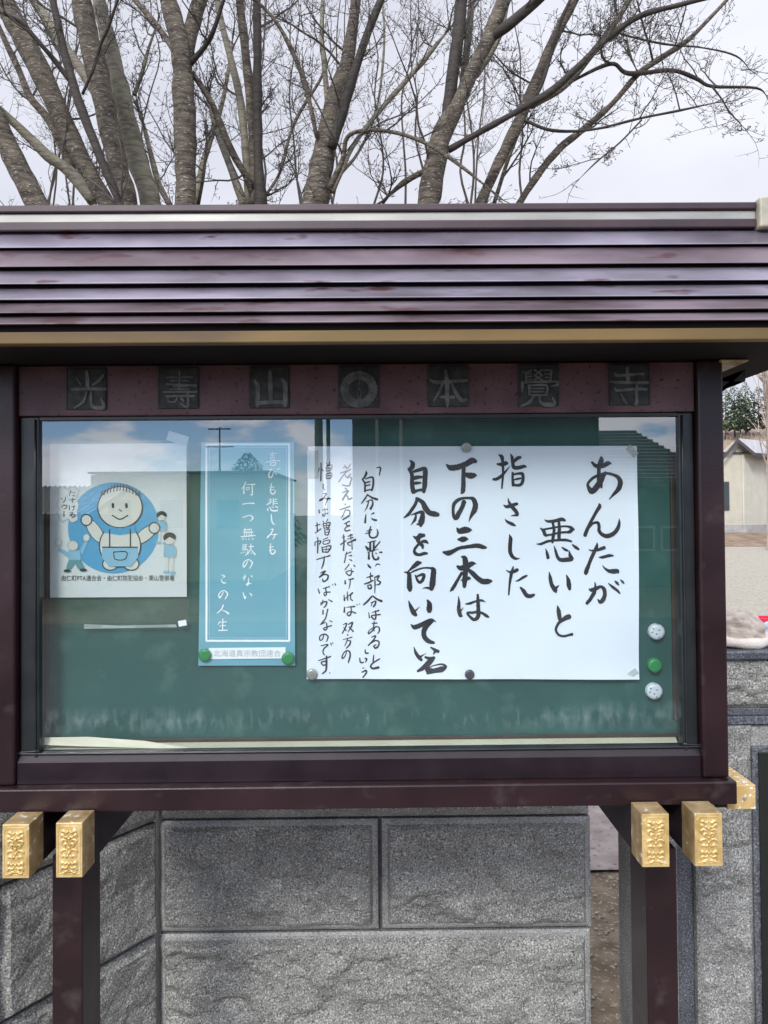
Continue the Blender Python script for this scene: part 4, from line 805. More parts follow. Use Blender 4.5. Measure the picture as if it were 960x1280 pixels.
# ================================================================== STONE WALL
WY = 0.55
def rock_block(name, P0, ux, L_, z0, z1, out, m, parent, depth=0.22, rough=0.030, margin=0.012, seed=0, step=0.009, bulge=0.010):
    """stone block with smooth drafted margin and split-rock face; ux = along wall, out = outward normal"""
    ux = Vector(ux).normalized(); outn = Vector(out).normalized(); f = MB()
    nx_ = max(4, int(L_ / step)); nz_ = max(4, int((z1 - z0) / step)); P0 = Vector(P0); H = z1 - z0
    for j in range(nz_ + 1):
        for i in range(nx_ + 1):
            a = L_ * i / nx_; h = H * j / nz_
            e_ = min(a, L_ - a, h, H - h)
            q = P0 + ux * a; q.z = z0 + h
            w_ = 0.0
            if e_ > margin:
                k = min(1, (e_ - margin) / 0.012); k = k * k * (3 - 2 * k)
                n_ = mn.fractal(Vector((a * 7 + seed * 5.3, h * 9, seed * 2.1)), 0.9, 2.1, 5)
                rdg = abs(mn.noise(Vector((a * 5 + seed, h * 11 + n_ * 0.6, seed + 9))))
                chip = abs(mn.noise(Vector((a * 19 + n_ * 2, h * 26, seed + 3))))
                w_ = k * (bulge + rough * (0.5 * n_ + 0.8 * rdg + 0.22 * chip))
            edge = -0.004 if e_ < 0.0005 else 0
            f.v.append(q + outn * (w_ + edge))
    for j in range(nz_):
        for i in range(nx_):
            a = j * (nx_ + 1) + i; f.f.append((a, a + 1, a + nx_ + 2, a + nx_ + 1))
    mid = [0 if margin < 0.01 or margin < min(a_, L_ - a_, b_, H - b_) else 1 for j in range(nz_) for i in range(nx_) for a_, b_ in (((i + .5) * L_ / nx_, (j + .5) * H / nz_),)]
    # body behind the face
    q0 = P0 - outn * 0.004; q1 = P0 + ux * L_ - outn * 0.004
    base = [Vector((q0.x, q0.y, z0)), Vector((q1.x, q1.y, z0)), Vector((q1.x, q1.y, z1)), Vector((q0.x, q0.y, z1))]
    back = [v - outn * depth for v in base]
    f.add(base + back, [(1, 0, 4, 5), (2, 1, 5, 6), (3, 2, 6, 7), (0, 3, 7, 4), (4, 7, 6, 5)])
    o = f.build(name, m, parent); o.data.materials.append(gran_smooth)
    o.data.polygons.foreach_set('material_index', mid + [0] * (len(f.f) - len(mid)))
    return o
xc = xpx(197.5, WY, 1160); xe = xpx(741, WY, 1160)
z_ = [zpx(1163.5, WY, 460), zpx(1022.5, WY, 460)]; dz = z_[1] - z_[0]
rowz = [z_[0] - 2 * dz, z_[0] - dz, z_[0], z_[1], z_[1] + dz]
sw = thing('stone_wall', 'grey rough faced granite block wall behind the notice board', 'wall', (0, WY + 0.1, 0))
G = 0.0035
xj = xpx(476, WY, 1100)
for r_ in range(4):
    z0, z1 = rowz[r_] + G, rowz[r_ + 1] - G
    cuts = [xc + 0.003, xj, xe] if r_ % 2 == 0 else [xc + 0.003, xe]
    if r_ in (0, 2): cuts = [xc + .003, xj, xe]
    for i in range(len(cuts) - 1):
        rock_block('stone_block', (cuts[i] + (G if i else 0), WY, 0), (1, 0, 0), cuts[i + 1] - cuts[i] - 2 * G, z0, z1, (0, -1, 0), gran, sw, seed=r_ * 3 + i + 1,
                   step=0.007 if r_ in (1, 2) else 0.02)
# splayed wing on the left
ud = Vector((-0.5627, -0.8266, 0)); on = Vector((0.8266, -0.5627, 0))
for r_ in range(4):
    z0, z1 = rowz[r_] + G, rowz[r_ + 1] - G
    cuts = [0.0, 0.95] if r_ % 2 else [0.0, 0.5, 0.95]
    if r_ == 2: cuts = [0, 0.42, 0.95]
    for i in range(len(cuts) - 1):
        p0 = Vector((xc + 0.001, WY - .002, 0)) + ud * (cuts[i + 1] - G)
        rock_block('stone_block', p0, -ud, cuts[i + 1] - cuts[i] - 2 * G, z0, z1, on, gran, sw, margin=0.004, rough=0.017, seed=20 + r_ * 3 + i, step=0.008 if r_ in (1, 2) else 0.02, depth=0.16)
# dark joints core
MB().prism([(xc + .03, WY + 0.02, 0), (xe - 0.012, WY + 0.02, 0), (xe - 0.012, WY + 0.19, 0), (xc - 0.08, WY + 0.19, 0)], (0, 0, rowz[4] - 0.01)).build('wall_core', mortar, sw)
MB().prism([Vector((xc, WY, 0)) - on * 0.02 + ud * 0.0, Vector((xc, WY, 0)) - on * 0.02 + ud * 0.94, Vector((xc, WY, 0)) - on * 0.14 + ud * 0.94, Vector((xc, WY, 0)) - on * 0.14], (0, 0, rowz[4] - 0.012)).build('wall_core', mortar, sw)
cpz = rowz[4] + 0.001
MB().prism([(xc + .0, WY - 0.01, cpz), (xe, WY - 0.01, cpz), (xe, WY + 0.21, cpz), (xc - 0.12, WY + 0.21, cpz)], (0, 0, 0.05)).build('coping_slab', gran_smooth, sw)

# gate pillar on the right
GY = 0.50
gpz = [zpx(905, GY, 930), zpx(886, GY, 930), zpx(823, GY, 930), zpx(813, GY, 930)]
gpill = thing('gate_pillar', 'broad granite gate pillar with polished top slab and black stone panel, right of the notice board', 'gate pillar', (1.1, 0.7, 0))
px_ = lambda a: xpx(a, GY, 1150)
X0, X1, X2, X3, XE = px_(790), px_(848), px_(871), px_(943), px_(943) + 0.62
rock_block('stone_block', (X0, GY, 0), (1, 0, 0), X1 - X0, -0.1, gpz[0] - .002, (0, -1, 0), gran_lt, gpill, depth=0.10, seed=41, margin=0.004, rough=0.008, bulge=0.002)
MB().box((X1 + .001, GY + 0.016, -0.1), (X2 - .001, GY + 0.4, gpz[0] - .004), 0.002).build('polished_strip', gran_pol, gpill)
rock_block('stone_block', (X2, GY - 0.004, 0), (1, 0, 0), X3 - X2, -0.1, gpz[0] - .003, (0, -1, 0), gran_lt, gpill, depth=0.4, seed=44, margin=0.006, rough=0.022, bulge=0.003, step=0.006)
zp = P(950, 932, GY).z
MB().box((X3 + .001, GY + 0.006, -0.1), (XE, GY + 0.4, gpz[0] - .005)).build('pillar_core', gran_smooth, gpill)
MB().box((X3 - 0.004, GY - 0.010, 0.1), (XE - 0.04, GY + 0.005, zp), 0.003).build('panel_frame', gran_pol, gpill)
MB().box((X3 + 0.010, GY - 0.016, 0.114), (XE - 0.054, GY - 0.011, zp - 0.012), 0.002).build('name_panel', black_pol, gpill)
MB().box((X1 - 0.01, GY - 0.006, gpz[0]), (XE + 0.02, GY + 0.41, gpz[0] + 0.02), 0.002).build('ledge_course', gran_pol, gpill)
MB().box((X1 - 0.004, GY + 0.004, gpz[0] + 0.0205), (XE + 0.014, GY + 0.40, gpz[1] + 0.001), 0.002).build('ledge_course', gran_pol, gpill)
rock_block('stone_block', (X1 - .01, GY, 0), (1, 0, 0), XE - X1 + .03, gpz[1] + .002, gpz[2] - .001, (0, -1, 0), gran, gpill, depth=0.38, seed=52, margin=0.003, rough=0.045, bulge=0.004, step=0.006)
MB().box((X1 - 0.03, GY - 0.016, gpz[2]), (XE + 0.04, GY + 0.42, gpz[3]), 0.004).build('top_slab', gran_pol, gpill)
TOPZ = gpz[3]

# things lying on the pillar
def blob(name, cx, cy, z0, rx, ry, rz, m, label, cat, seed=1, sq=2.6, amp=0.16, group=None):
    f = MB(); NU, NV = 56, 26
    for j in range(NV + 1):
        v = math.pi * j / NV
        for i in range(NU):
            u = 2 * math.pi * i / NU
            sx = math.copysign(abs(math.cos(u)) ** (2 / sq), math.cos(u)); sy = math.copysign(abs(math.sin(u)) ** (2 / sq), math.sin(u))
            rr = max(0.0, math.sin(v)) ** 0.7
            p_ = Vector((sx * rr, sy * rr, math.cos(v)))
            n_ = mn.fractal(p_ * 1.6 + Vector((seed, 0, 0)), 1.0, 2.0, 4); fold = abs(mn.noise(p_ * 2.3 + Vector((0, seed, 0))))
            k = 1 + amp * n_ - amp * 0.9 * (1 - min(1, fold * 5))
            zz = p_.z * k; zz = max(zz, -0.55)
            f.v.append((cx + rx * p_.x * k, cy + ry * p_.y * k, z0 + rz * (zz + 0.55)))
    for j in range(NV):
        for i in range(NU): f.f.append((j * NU + i, j * NU + (i + 1) % NU, (j + 1) * NU + (i + 1) % NU, (j + 1) * NU + i))
    o = f.build(name, m, smooth=True, label=label, category=cat)
    if group: o['group'] = group
    return o
towel_m = mat('beige_terry', (0.50, 0.40, 0.33), (0.66, 0.58, 0.5), 40, 1.0, bump=0.004, bscale=260)
navy = mat('navy_cloth', (0.03, 0.025, 0.16), (0.35, 0.36, 0.5), 26, 0.9, lo=0.5, hi=0.6)
paleb = mat('pale_blue_cloth', (0.35, 0.5, 0.75), (0.6, 0.68, 0.8), 20, 0.9)
redp = mat('red_plastic', (0.75, 0.035, 0.08), None, rough=0.35)
q_ = P(926, 803, GY + 0.1)
tw = MB(); NU, NV = 64, 18   # towel: a folded bundle with a rolled rim
blob('towel', xpx(918, GY + .09, 800), GY + 0.10, TOPZ + 0.001, 0.082, 0.075, 0.055, towel_m, 'folded beige towel lying on top of the granite gate pillar', 'towel', 3, 2.3, 0.13)
rim = MB(); cxx, cyy = xpx(918, GY + .09, 800), GY + 0.10
pp = [(cxx + 0.086 * math.cos(a) * (1 + 0.05 * math.sin(3 * a)), cyy + 0.078 * math.sin(a), TOPZ + 0.016 + 0.004 * math.sin(2 * a + 1)) for a in [2 * math.pi * k / 20 for k in range(21)]]
rim.tube(pp, [0.013 + 0.002 * math.sin(k * 1.7) for k in range(21)], 10, 3, rough=0.15); rim.build('rolled_hem', mat('pale_terry', (0.66, 0.58, 0.5), (0.74, 0.68, 0.62), 30, 1.0, bump=0.003, bscale=260), bpy.data.objects['towel'], smooth=True)
blob('cloth', xpx(906, GY + .3, 757), GY + 0.30, TOPZ + 0.001, 0.06, 0.035, 0.030, navy, 'navy and white cloth behind the beige towel', 'cloth', 8, 2.2, 0.25)
blob('cloth', xpx(968, GY + .2, 790), GY + 0.20, TOPZ + 0.001, 0.045, 0.05, 0.026, paleb, 'pale blue cloth at the right of the towel', 'cloth', 12, 2.2, 0.2)
# red plastic tray standing behind, on the slab
x0, x1 = xpx(914, GY + .36, 765), xpx(1010, GY + .36, 765)
tr_ = MB(); zt0 = TOPZ + 0.001; zt1 = zt0 + 0.03
tr_.box((x0, GY + 0.34, zt0), (x1, GY + 0.345, zt1), 0.001); tr_.box((x0, GY + 0.402, zt0), (x1, GY + 0.407, zt1), 0.001)
tr_.box((x0, GY + 0.3451, zt0), (x0 + 0.005, GY + 0.4019, zt1), 0.001); tr_.box((x1 - 0.005, GY + 0.3451, zt0), (x1, GY + 0.4019, zt1), 0.001)
tr_.box((x0 + .0051, GY + 0.3451, zt0), (x1 - .0051, GY + 0.4019, zt0 + 0.003))
tr_.build('tray', redp, label='bright red plastic tray at the back of the granite pillar top', category='tray')

# ================================================================== TREES
TWIGS = []
def px_tube(mb, pts, Y0, Y1, sides=10, rough=0.16, seed=0, ext_up=0, ext_dn=False):
    """limb traced through pixels (x, y, width) with its own depth range"""
    n = len(pts); q = []; r = []
    for i, (a, b_, w_) in enumerate(pts):
        Y = Y0 + (Y1 - Y0) * i / max(1, n - 1)
        q.append(P(a, b_, Y)); r.append(w_ * (Y - CAMLOC.y) / FPX / 2)
    if not ext_up: r[-1] *= 0.3
    if ext_up:
        d = (q[-1] - q[-2]).normalized()
        for k in range(1, 5):
            d = (d + Vector((0.06 * mn.noise(q[-1] * 3), 0.05, 0.04))).normalized()
            q.append(q[-1] + d * ext_up / 4); r.append(r[-1] * 0.74)
    if ext_dn:
        d = (q[0] - q[1]).normalized(); pre = []; rr = []; c_ = q[0]; ra = r[0]
        while c_.z > 0.0:
            d = (d + Vector((-d.x * 0.16, 0, -0.10))).normalized(); c_ = c_ + d * 0.3; ra *= 1.045; pre.append(c_); rr.append(ra)
            if len(pre) > 14: break
        q = pre[::-1] + q; r = rr[::-1] + r
    q2, r2 = crom(q, r, 5)
    mb.tube(q2, r2, sides, rough=rough, seed=seed)
    return q2, r2
def rnd(a, b_): return random.uniform(a, b_)
def twig(mb, p, d, L_, r, lvl, up=0.05):
    n = 7 if lvl == 0 else 5 if lvl == 1 else 4
    pts = [p]; rad = [r]; c_ = Vector(p); d = Vector(d).normalized()
    for k in range(n):
        d = (d + Vector((rnd(-.26, .26), rnd(-.2, .2), rnd(-.2, .26) + up))).normalized()
        c_ = c_ + d * (L_ / n) * rnd(0.8, 1.2); pts.append(c_); rad.append(r * (1 - 0.75 * (k + 1) / n))
    mb.tube(pts, rad, 4 if lvl else 5, cap=False)
    for k in range(1, n + 1):      # buds and short spurs
        if lvl and random.random() < 0.3:
            s_ = Vector((rnd(-1, 1), rnd(-1, 1), rnd(-.6, 1))).normalized(); a = pts[k]
            mb.tube([a, a + s_ * 0.012, a + s_ * 0.026, a + s_ * 0.034], [0.0018, 0.0020, 0.0038, 0.001], 4, cap=False)
    if lvl < 2:
        for k in range(1, n):
            for _ in range(2 if lvl == 0 else 1):
                if random.random() < 0.72:
                    sd_ = (pts[k + 1] - pts[k]).normalized(); pr = Vector((rnd(-1, 1), rnd(-1, 1), rnd(-0.5, 0.9))).normalized()
                    twig(mb, pts[k], sd_ * 0.6 + pr, L_ * rnd(.28, .5), max(rad[k] * 0.55, 0.0022), lvl + 1, up)
def dress(mb, q, r, cnt, L_=(0.5, 1.1), zmin=2.5, rr=0.010):
    idx = [i for i in range(2, len(q) - 1) if q[i].z > zmin]
    if not idx: return
    for _ in range(cnt):
        i = random.choice(idx); t_ = (q[i + 1] - q[i]).normalized()
        side = Vector((rnd(-1, 1), rnd(-.8, .8), rnd(-.1, .8))).normalized()
        twig(mb, q[i] + side * r[i] * 0.6, side + t_ * rnd(.2, .9), rnd(*L_), rr * rnd(.6, 1.3), 0)
def tree(label, trunk, limbs, Y, bm_, n_tw, base_ref=None, ext=1.6, group='bare cherry trees behind the notice board'):
    """trunk = (pixels, mat); limbs = list of (pixels, dY, kind)"""
    mb = MB(); q, r = px_tube(mb, trunk, Y, Y, 18, 0.22, Y, ext, True)
    th = thing('cherry_tree', label, 'tree', (q[0].x, q[0].y, gz(q[0].x, q[0].y)), group)
    mb.build('trunk', bm_, th, smooth=True)
    tw_ = MB(); dress(tw_, q, r, n_tw)
    for k, (pts, dy, m_) in enumerate(limbs):
        lb = MB(); q, r = px_tube(lb, pts, Y + dy[0], Y + dy[1], 10, 0.2, k, ext if pts[-1][1] < 0 else 0)
        lb.build('branch', m_, th, smooth=True)
        if pts[-1][1] >= 0 and len(pts) > 2:
            for _ in range(2): twig(tw_, q[-2], (q[-1] - q[-3]) + Vector((rnd(-.03, .03), 0, rnd(-.03, .03))), rnd(.25, .5), max(r[-3] * .8, .003), 1)
        dress(tw_, q, r, max(2, int(n_tw * 0.5)), (0.35, 0.9), rr=min(0.009, max(r[len(r) // 2] * 0.5, 0.004)))
    tw_.build('twigs', twig_m, th, kind='stuff')
    return th
tree('bare cherry tree at the far left, trunk leaning off the left edge', [(46, 256, 26), (20, 205, 26), (0, 160, 26), (-25, 110, 24)], [], 5.2, bark, 7)
tree('left bare cherry tree with a thick leaning stem and a curving side limb', [(134, 256, 20), (105, 205, 22), (76, 145, 24), (46, 80, 26), (14, 20, 26), (-6, -20, 25)],
     [([(118, 252, 17), (85, 212, 15), (60, 195, 13), (30, 165, 11), (0, 138, 10), (-25, 118, 9)], (0.02, -0.3), bark_lt),
      ([(92, 215, 10), (62, 152, 10), (38, 122, 9), (22, 84, 8), (5, 48, 7), (-10, 10, 6)], (0.2, 0.5), bark)], 5.6, bark, 9)
tree('slim dark bare cherry stem crossing in front of the thick left trunks', [(150, 256, 10), (125, 195, 11), (103, 140, 12), (90, 100, 11), (78, 55, 10), (65, -5, 9)],
     [([(90, 105, 6), (70, 78, 6), (55, 60, 6), (25, 28, 6), (-8, 12, 5)], (0, -0.3), bark_dk), ([(103, 118, 3.5), (117, 85, 4), (126, 55, 4), (135, 35, 4), (150, -8, 3.5)], (0, -0.3), bark_dk)], 4.7, bark_dk, 6)
tree('thick brown bare cherry trunk leaning left, fourth trunk from the left', [(160, 256, 23), (143, 190, 26), (128, 120, 26), (112, 50, 26), (99, -10, 24)],
     [([(142, 150, 13), (110, 100, 13), (75, 50, 12), (45, 5, 11), (30, -20, 10)], (0.15, 0.7), bark_lt)], 5.4, bark, 9)
tree('pale lichened bare cherry trunk left of the straight forked one', [(190, 256, 26), (170, 195, 25), (150, 110, 22), (130, 30, 18), (122, -10, 16)],
     [([(212, 256, 7), (197, 225, 8), (183, 170, 6), (172, 130, 4)], (0.1, 0.3), bark_lt), ([(168, 118, 5), (178, 90, 5), (186, 60, 4), (200, 20, 4)], (0, 0.4), bark)], 5.9, bark_lt, 9)
tree('straight bare cherry trunk that forks into a V near the top of the view', [(232, 256, 27), (232, 180, 27), (229, 110, 26), (226, 60, 26), (219, 30, 23), (208, -8, 20)],
     [([(229, 80, 18), (238, 42, 20), (252, -8, 18)], (0, 0.1), bark), ([(222, 72, 7), (208, 48, 8), (190, 25, 8), (165, -5, 7)], (0, 0.4), bark), ([(238, 80, 7), (258, 55, 6), (268, 35, 6), (282, -8, 5)], (0, -0.3), bark_dk),
      ([(240, 90, 6), (265, 130, 8), (290, 190, 9), (310, 225, 9), (316, 256, 9)], (0.05, 0.5), bark)], 4.9, bark, 8)
tree('clump of slender bare cherry stems right of the forked trunk', [(326, 256, 17), (323, 200, 12), (322, 100, 11), (321, -5, 10)],
     [([(318, 256, 12), (317, 200, 9), (312, 120, 11), (305, 50, 11), (299, -8, 10)], (0.05, 0.2), bark), ([(312, 256, 12), (308, 200, 10), (301, 130, 10), (290, 80, 8), (275, 20, 8), (271, -8, 7)], (0.1, 0.5), bark_lt),
      ([(305, 256, 12), (290, 215, 9), (270, 160, 8), (258, 120, 5)], (0.1, 0.4), bark_lt), ([(243, 256, 8), (255, 200, 8), (275, 140, 6), (285, 90, 5), (292, 40, 3)], (0.6, 0.9), bark_lt),
      ([(333, 243, 4), (350, 215, 4), (362, 170, 4), (375, 140, 4), (400, 100, 4), (417, 60, 3)], (0, 0.3), bark), ([(248, 256, 4), (255, 215, 4), (260, 155, 4)], (-0.3, -0.3), bark_dk)], 5.3, bark_dk, 9)
tree('stout bare cherry trunk leaning right with a dark limb, in the centre', [(393, 256, 34), (405, 195, 28), (418, 130, 25), (432, 85, 18), (440, 40, 14), (446, -8, 13)],
     [([(415, 185, 12), (428, 140, 14), (445, 85, 11), (460, 40, 10), (479, -8, 9)], (-0.08, -0.2), bark_dk), ([(410, 130, 8), (405, 80, 6), (402, 50, 6), (404, -8, 5)], (0.1, 0.3), bark_lt),
      ([(396, 172, 5), (385, 120, 6), (370, 75, 6), (350, 35, 5), (328, 8, 4), (300, -14, 3)], (-0.1, -0.4), bark), ([(412, 235, 9), (428, 200, 7), (434, 172, 5), (455, 163, 5), (490, 165, 5), (530, 178, 5), (570, 203, 5), (620, 243, 4)], (-0.1, -0.7), bark),
      ([(415, 240, 8), (440, 185, 6), (465, 150, 6), (495, 115, 7), (530, 75, 7), (562, 35, 7)], (0, 0.4), bark_lt), ([(428, 215, 4), (448, 190, 4), (470, 140, 3), (480, 60, 3), (478, -8, 3)], (0.3, 0.8), bark_lt)], 5.0, bark, 8)
tree('bare cherry trunk right of centre forking into two, with a long limb reaching right', [(535, 256, 27), (545, 200, 26), (553, 168, 26), (570, 135, 19), (590, 90, 17), (612, 45, 17), (625, 12, 17), (634, -8, 15)],
     [([(552, 178, 17), (558, 150, 14), (565, 100, 16), (573, 40, 16), (577, -8, 15)], (0.05, 0.25), bark_dk), ([(612, 48, 12), (640, 28, 14), (672, 0, 13), (690, -18, 12)], (0, -0.2), bark_dk),
      ([(570, 150, 7), (580, 90, 9), (586, 40, 9), (590, -8, 8)], (0.2, 0.5), bark_lt), ([(596, 95, 6), (612, 70, 7), (626, 40, 7), (636, -8, 6)], (0.1, 0.4), bark_lt),
      ([(560, 188, 9), (600, 165, 8), (645, 140, 8), (690, 113, 10), (722, 84, 9), (760, 48, 8), (800, 20, 7), (850, 6, 6), (905, -8, 5)], (0, -0.4), bark_dk), ([(530, 214, 7), (505, 228, 8), (480, 250, 9)], (0, 0.2), bark)], 4.8, bark, 8)
tree('slender bare cherry stem at the right leaning towards the upper right', [(600, 256, 13), (625, 200, 14), (650, 150, 15), (668, 105, 13), (690, 55, 12), (710, 15, 12), (723, -10, 11)],
     [([(660, 132, 6), (676, 108, 5), (688, 70, 5), (700, 30, 4), (716, -8, 4)], (-0.1, -0.2), bark_dk), ([(617, 256, 5), (635, 200, 5), (650, 165, 4)], (0.2, 0.2), bark),
      ([(664, 132, 9), (700, 112, 9), (722, 90, 9), (745, 60, 8), (768, 30, 7), (792, -8, 6)], (0, 0.4), bark), ([(655, 150, 4), (690, 163, 4), (740, 162, 3), (800, 148, 3), (850, 138, 3), (905, 126, 2)], (-0.1, -0.4), bark_dk),
      ([(802, 150, 2.4), (775, 178, 2.2), (745, 203, 2), (720, 228, 1.4)], (-0.3, -0.4), bark_dk)], 5.1, bark, 8)
tree('rightmost bare cherry limb rising in a long slope, with drooping twigs', [(648, 256, 9), (675, 215, 9), (700, 185, 9), (725, 165, 8), (765, 130, 7), (797, 93, 7), (830, 70, 7), (860, 50, 6), (885, 25, 5), (914, -6, 4)],
     [([(700, 110, 4), (722, 98, 4), (750, 84, 5), (768, 80, 5), (780, 90, 5), (797, 92, 6), (840, 88, 5), (870, 98, 5), (890, 108, 4), (945, 110, 3), (960, 122, 2)], (-0.2, 0.1), bark_dk),
      ([(783, 50, 3), (788, 70, 3), (797, 90, 3)], (0, 0), bark), ([(772, 40, 3), (785, 45, 2.5), (830, 55, 2.5), (880, 60, 2), (920, 70, 2), (940, 90, 1.6)], (0, -0.2), bark_dk), ([(890, 108, 2.4), (903, 125, 2), (912, 140, 2), (935, 165, 1.5)], (0, 0), bark_dk)], 5.5, bark, 11)

# hazy far twigs: one mass of slim bare saplings beyond, too fine to count
fb = MB()
for k in range(24):
    a = rnd(-20, 520) if k < 19 else rnd(520, 700); Y = rnd(8, 11)
    q, r = [], []
    x = a
    for py in (260, 215, 170, 120, 70, 20, -40):
        q.append(P(x, py, Y)); r.append(0.018 * (1 - 0.1 * len(q))); x += rnd(-12, 14)
    q2, r2 = crom(q, r, 3); fb.tube(q2, r2, 4, cap=False)
    for _ in range(5):
        i = random.randrange(2, len(q2) - 1); twig(fb, q2[i], Vector((rnd(-1, 1), rnd(-.4, .4), rnd(0, 1))), rnd(.5, 1.1), 0.007, 0)
fb.build('sapling_thicket', twig_m, kind='stuff', label='pale thicket of thin bare branches behind the cherry trees', category='thicket')

# ================================================================== RIGHT BACKGROUND
siding = mat('cream_siding', (0.38, 0.36, 0.28), (0.44, 0.41, 0.33), 3, 0.8)
siding2 = mat('pale_side_wall', (0.45, 0.43, 0.36), (0.50, 0.48, 0.41), 3, 0.8)
roofg = mat('grey_tin_roof', (0.32, 0.31, 0.32), (0.42, 0.41, 0.42), 2, 0.5, stretch=(6, 1, 1))
dkfas = mat('dark_fascia', (0.045, 0.042, 0.045), None, rough=0.6)
foun = mat('concrete', (0.26, 0.26, 0.26), (0.36, 0.35, 0.33), 3, 0.9)
dglass = mat('dark_window_glass', (0.02, 0.03, 0.035), None, rough=0.08)
SY = 28.0
def sp(px, py, Y=SY): return P(px, py, Y)
gb = sp(932, 667).z
shed = thing('shed', 'small cream walled shed with a grey gabled roof, right of the notice board', 'shed', (sp(915, 667).x, SY, gb))
A0, B0 = sp(868, 667), sp(932, 667); zt = sp(920, 567).z; xb = B0.x; xa = A0.x
C0 = Vector((xb + 6.0, SY + 4.4, gb))
def wall_poly(pts, th, name, m, par): MB().prism(pts, th).build(name, m, par)
wall_poly([(xa, SY, gb + .32), (xb, SY, gb + .32), (xb, SY, zt), (xa, SY, zt)], (0, 0.12, 0), 'front_wall', siding, shed)
wall_poly([(xb + .004, SY + .004, gb + .32), (C0.x, C0.y, gb + .32), (C0.x, C0.y, zt), (xb + .004, SY + .004, zt)], (-0.12, 0.02, 0), 'side_wall', siding2, shed)
wall_poly([(xa, SY - .02, gb - .3), (xb + .02, SY - .02, gb - .3), (xb + .02, SY - .02, gb + .31), (xa, SY - .02, gb + .31)], (0, 0.16, 0), 'foundation', foun, shed)
wall_poly([(xb + .02, SY - .01, gb - .3), (C0.x + .02, C0.y, gb - .3), (C0.x + .02, C0.y, gb + .31), (xb + .02, SY - .01, gb + .31)], (-0.1, 0.1, 0), 'foundation', foun, shed)
ap = sp(917, 549); l0 = sp(880, 592 - 8); 
# gable triangle, two roof planes with thickness
lft = Vector((xa - .25, SY - .35, zt - .02)); apx = Vector((ap.x, SY - .35, ap.z)); rgt = Vector((xb + 0.5, SY - .3, zt + 0.02))
lft = Vector((sp(898, 574).x, SY - .35, sp(898, 572).z))
bk = Vector((6.0, 4.4, 0))
wall_poly([(lft.x + .1, SY - .02, zt), (xb, SY - .02, zt), (ap.x, SY - .02, ap.z - .1)], (0, .1, 0), 'gable', siding, shed)
rp = sp(968, 574)
MB().add([apx, lft, lft + bk, apx + bk, apx + Vector((0, 0, -.14)), lft + Vector((0, 0, -.14)), lft + bk + Vector((0, 0, -.14)), apx + bk + Vector((0, 0, -.14))], [(0, 1, 2, 3)]) if False else None
rpl = MB(); rpl.add([apx, lft, lft + bk, apx + bk], [(0, 1, 2, 3)]); rpl.add([apx, apx + bk, Vector((xb + .25, SY - .35, zt + .0)) + bk, Vector((xb + .25, SY - .35, zt + .0))], [(0, 1, 2, 3)])
rpl.build('roof', roofg, shed)
fc = MB()
for a_, c_ in ((lft, apx), (apx, Vector((xb + .25, SY - .35, zt))), (Vector((xb + .25, SY - .35, zt)), Vector((xb + .25, SY - .35, zt)) + bk)):
    d_ = Vector((0, 0, -.15)); fc.prism([a_ + Vector((0, -.012, 0)), c_ + Vector((0, -.012, 0)), c_ + d_ + Vector((0, -.012, 0)), a_ + d_ + Vector((0, -.012, 0))], (0, .03, 0))
fc.build('fascia', dkfas, shed)
MB().box((xa, SY - .05, zt - .02), (xb, SY - .021, zt + .06)).build('eave_trim', dkfas, shed)
w0, w1 = sp(893, 638), sp(911, 602)
wf = MB().box((w0.x, SY - .04, w0.z), (w1.x, SY - .001, w1.z), .01).build('window', dkfas, shed)
MB().box((w0.x + .06, SY - .045, w0.z + .06), (w1.x - .04, SY - .041, w1.z - .06)).build('pane', dglass, wf)
MB().box((xb - .10, SY - .03, gb + .32), (xb - .04, SY - .002, zt - .02), .01).build('downpipe', siding2, shed)
q_ = sp(948, 580, SY + 1.2); MB().tube([(q_.x - .06, q_.y - .9, q_.z + .25), (q_.x - .06, q_.y - .9, q_.z - .02)], [.1, .07], 8).build('wall_lamp', dkfas, shed)
q_ = sp(920, 660); s0 = sp(904, 677, SY - 2.2); s1 = sp(920, 661, SY - 2.2)
stp = MB().box((s0.x - .6, SY - 2.2, gz(8, SY) - .2), (s1.x, SY - 1.2, s1.z), .02).build('concrete_step', foun, label='pale concrete block in front of the cream shed', category='concrete block')
# earth bank before the shed
bk_ = MB()
for j in range(13):
    for i in range(41):
        x = 3.5 + 0.75 * i; y = 22.0 + 6.6 * j / 12 * 1.0
        hh = 0.22 * math.sin(math.pi * j / 12) * (1 + .5 * mn.noise(Vector((x * .8, y * .8, 0)))) if 0 < j < 12 else -0.05
        bk_.v.append((x, y, gz(x, y) + hh))
for j in range(12):
    for i in range(40): bk_.f.append((j * 41 + i, j * 41 + i + 1, (j + 1) * 41 + i + 1, (j + 1) * 41 + i))
bk_.build('earth_bank', mat('dry_grass_earth', (0.15, 0.10, 0.065), (0.27, 0.2, 0.13), 2.5, 1.0, bump=0.05, bscale=8), origin=(10, 24, 0), smooth=True, kind='structure')
a_ = sp(957, 694, 24); MB().box((a_.x, 24, a_.z - .02), (a_.x + .9, 24.1, a_.z + .06), .01).build('timber', siding2, label='short pale timber lying on the brown earth bank', category='timber')

